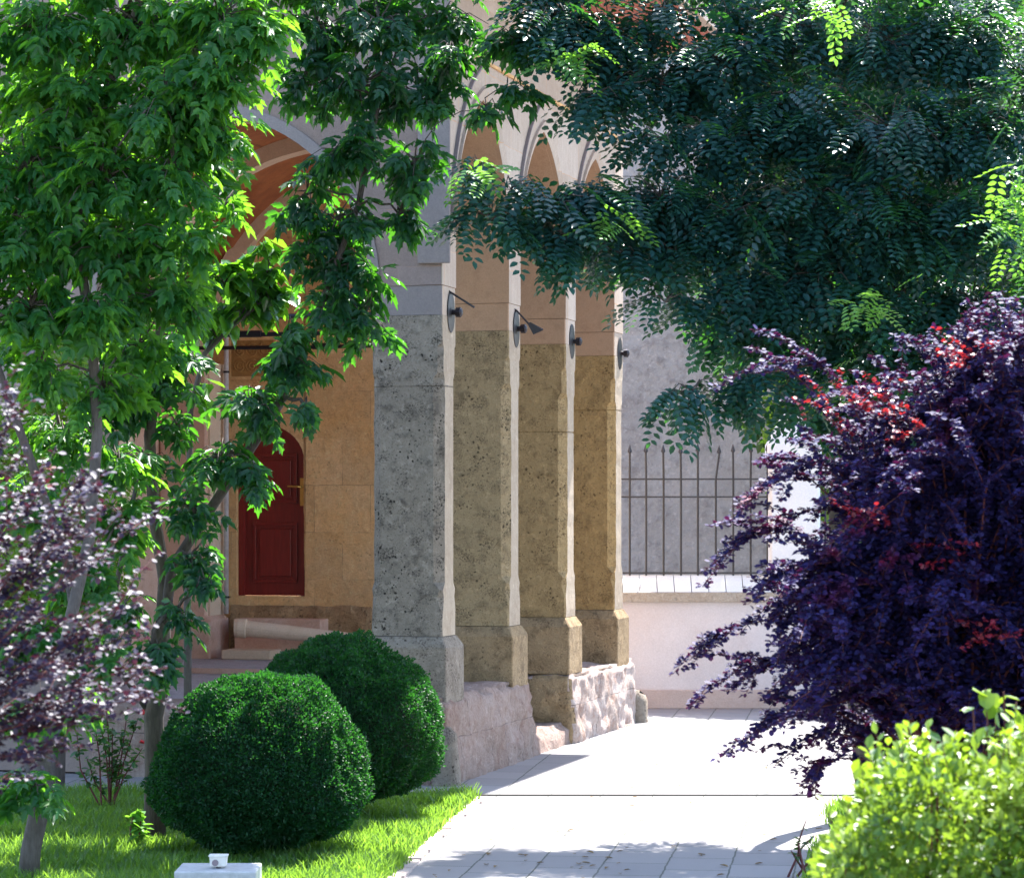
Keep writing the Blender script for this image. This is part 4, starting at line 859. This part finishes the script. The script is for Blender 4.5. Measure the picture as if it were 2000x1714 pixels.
# ------------------------------------------------------------------ small plants
def plant(name, label, cat, base, stems, leafm, tmpl, faces, lsize, per, stemm, flowers=(), f0=.35):
    o = empty(name, base, label, cat); mb = MB(); pos = []; dr = []
    for e in stems:
        e = Vector(e); b = Vector(base)+Vector((random.gauss(0, .06), random.gauss(0, .06), 0)); md = b.lerp(e, .5)+Vector((random.gauss(0, .04), 0, .05))
        mb.tube([b, md, e], [.011, .008, .004], 5)
        for j in range(per):
            f = random.uniform(f0, 1); p = b.lerp(md, f*2) if f < .5 else md.lerp(e, f*2-1); pos.append(p); dr.append(Vector((random.gauss(0, 1), random.gauss(0, 1), random.gauss(0, .4))))
    mb.build('stems', stemm, o)
    pos, dr = np.array(pos), np.array(dr); leaf_obj('leaves', place(tmpl, pos, dr, np.tile([0, 0, 1.], (len(pos), 1))+rng.normal(size=(len(pos), 3))*.3, lsize*(.7+.6*rng.random(len(pos)))), faces, leafm, o)
    for fl in flowers:
        c = Vector(fl); n = 22; v = unit(n); v[:, 2] = np.abs(v[:, 2])*.8; q = np.array(c)+v*.012
        leaf_obj('flower', place(RV, q, v+np.array([0, 0, .3]), -v+np.array([0, 0, .6]), np.full(n, .055)), RF, M['petal'], o)
    return o
random.seed(5)
rb_ = P(215, 1590, 26.5); rb_.z = 0
plant('rose_bush', 'thin rose bush with two red blooms behind the dark tree trunk', 'rose bush', rb_, [P(*s_) for s_ in ((180, 1380, 26.5), (195, 1400, 26.3), (220, 1420, 26.5), (240, 1450, 26.6), (270, 1400, 26.5), (278, 1460, 26.4), (170, 1480, 26.5), (250, 1380, 26.6), (150, 1430, 26.4), (205, 1350, 26.5))], M['rose'], OV, OF, .085, 34, M['redtwig'], [P(279, 1396, 26.4), P(284, 1452, 26.4)])
sb = P(268, 1660, 23.6); sb.z = 0
plant('sapling', 'small bright yellow green sapling at the foot of the dark trunk', 'sapling', sb, [P(262, 1585, 23.6), P(275, 1580, 23.6), P(268, 1610, 23.5)], M['lightleaf'], HV, HF, .10, 12, M['redtwig'])
wd = P(1575, 1712, 22.2); wd.z = 0
plant('weed', 'thin sparse weed growing from the path edge by the hedge', 'weed', wd, [P(1560, 1640, 22.2), P(1545, 1660, 22.1), P(1590, 1630, 22.3), P(1600, 1660, 22.2), P(1575, 1600, 22.2)], M['rose'], HV, HF, .05, 6, M['redtwig'])
rs = P(1945, 1560, 12.4); rs.z = 0
plant('rose_shoot', 'young rose shoots with rounded olive leaves rising above the hedge', 'rose', rs, [P(1925, 1345, 12.4), P(1900, 1380, 12.5), P(1960, 1350, 12.4), P(1985, 1370, 12.3), P(1945, 1400, 12.4)], M['hedge'], RV, RF, .075, 9, M['redtwig'], f0=.86)
# greenery behind: sunlit shrub at left, trees beyond the wall at right
def bush(name, label, cat, c, r, n, m, ls, z0=0):
    o = empty(name, (c.x, c.y, 0), label, cat); mb = MB(); mb.tube([(c.x, c.y, 0), (c.x+.05, c.y, c.z*.5), (c.x, c.y, c.z)], [.09, .07, .03], 8)
    for i in range(9):
        e = Vector(ell(1, c, r, .5)[0]); mb.tube([(c.x, c.y, c.z*.4), e], [.03, .008], 5)
    mb.build('trunk', M['bark'], o)
    from mathutils import noise as mn
    pos = ell(n, c, r, .3); ok = np.array([mn.noise(Vector(p)*1.1) > -.12 for p in pos]) & (pos[:, 2] > .03); pos = pos[ok]; n = len(pos)
    leaf_obj('crown', place(OV, pos, unit(n)+np.array([0, 0, .1]), np.tile([0, 0, 1.], (n, 1))+rng.normal(size=(n, 3))*.5, ls*(.7+.6*rng.random(n))), OF, m, o)
bush('garden_shrub', 'bright yellow green feathery shrub behind the left trees before the porch', 'shrub', P(110, 1000, 28.9), (.9, .5, 1.9), 9000, M['far'], .09)
bush('far_tree', 'dark green tree beyond the low wall at the right, behind the locust tree', 'tree', P(1850, 500, 46), (4.2, 2.5, 5), 26000, M['dark'], .22)
bush('far_tree', 'sunlit yellow green tree beyond the low wall, glimpsed through the barberry', 'tree', P(1880, 830, 44), (3.2, 1.8, 3.2), 16000, M['far'], .2)

# ------------------------------------------------------------------ groups of look-alikes
GR = {'maple_tree': 'maple like trees on the left', 'far_tree': 'trees beyond the low wall', 'barberry_shrub': 'purple barberry shrubs', 'iron_fence': 'iron fences on the low wall'}
for o in sc.objects:
    b = o.name.split('.')[0]
    if not o.parent and b in GR: o['group'] = GR[b]
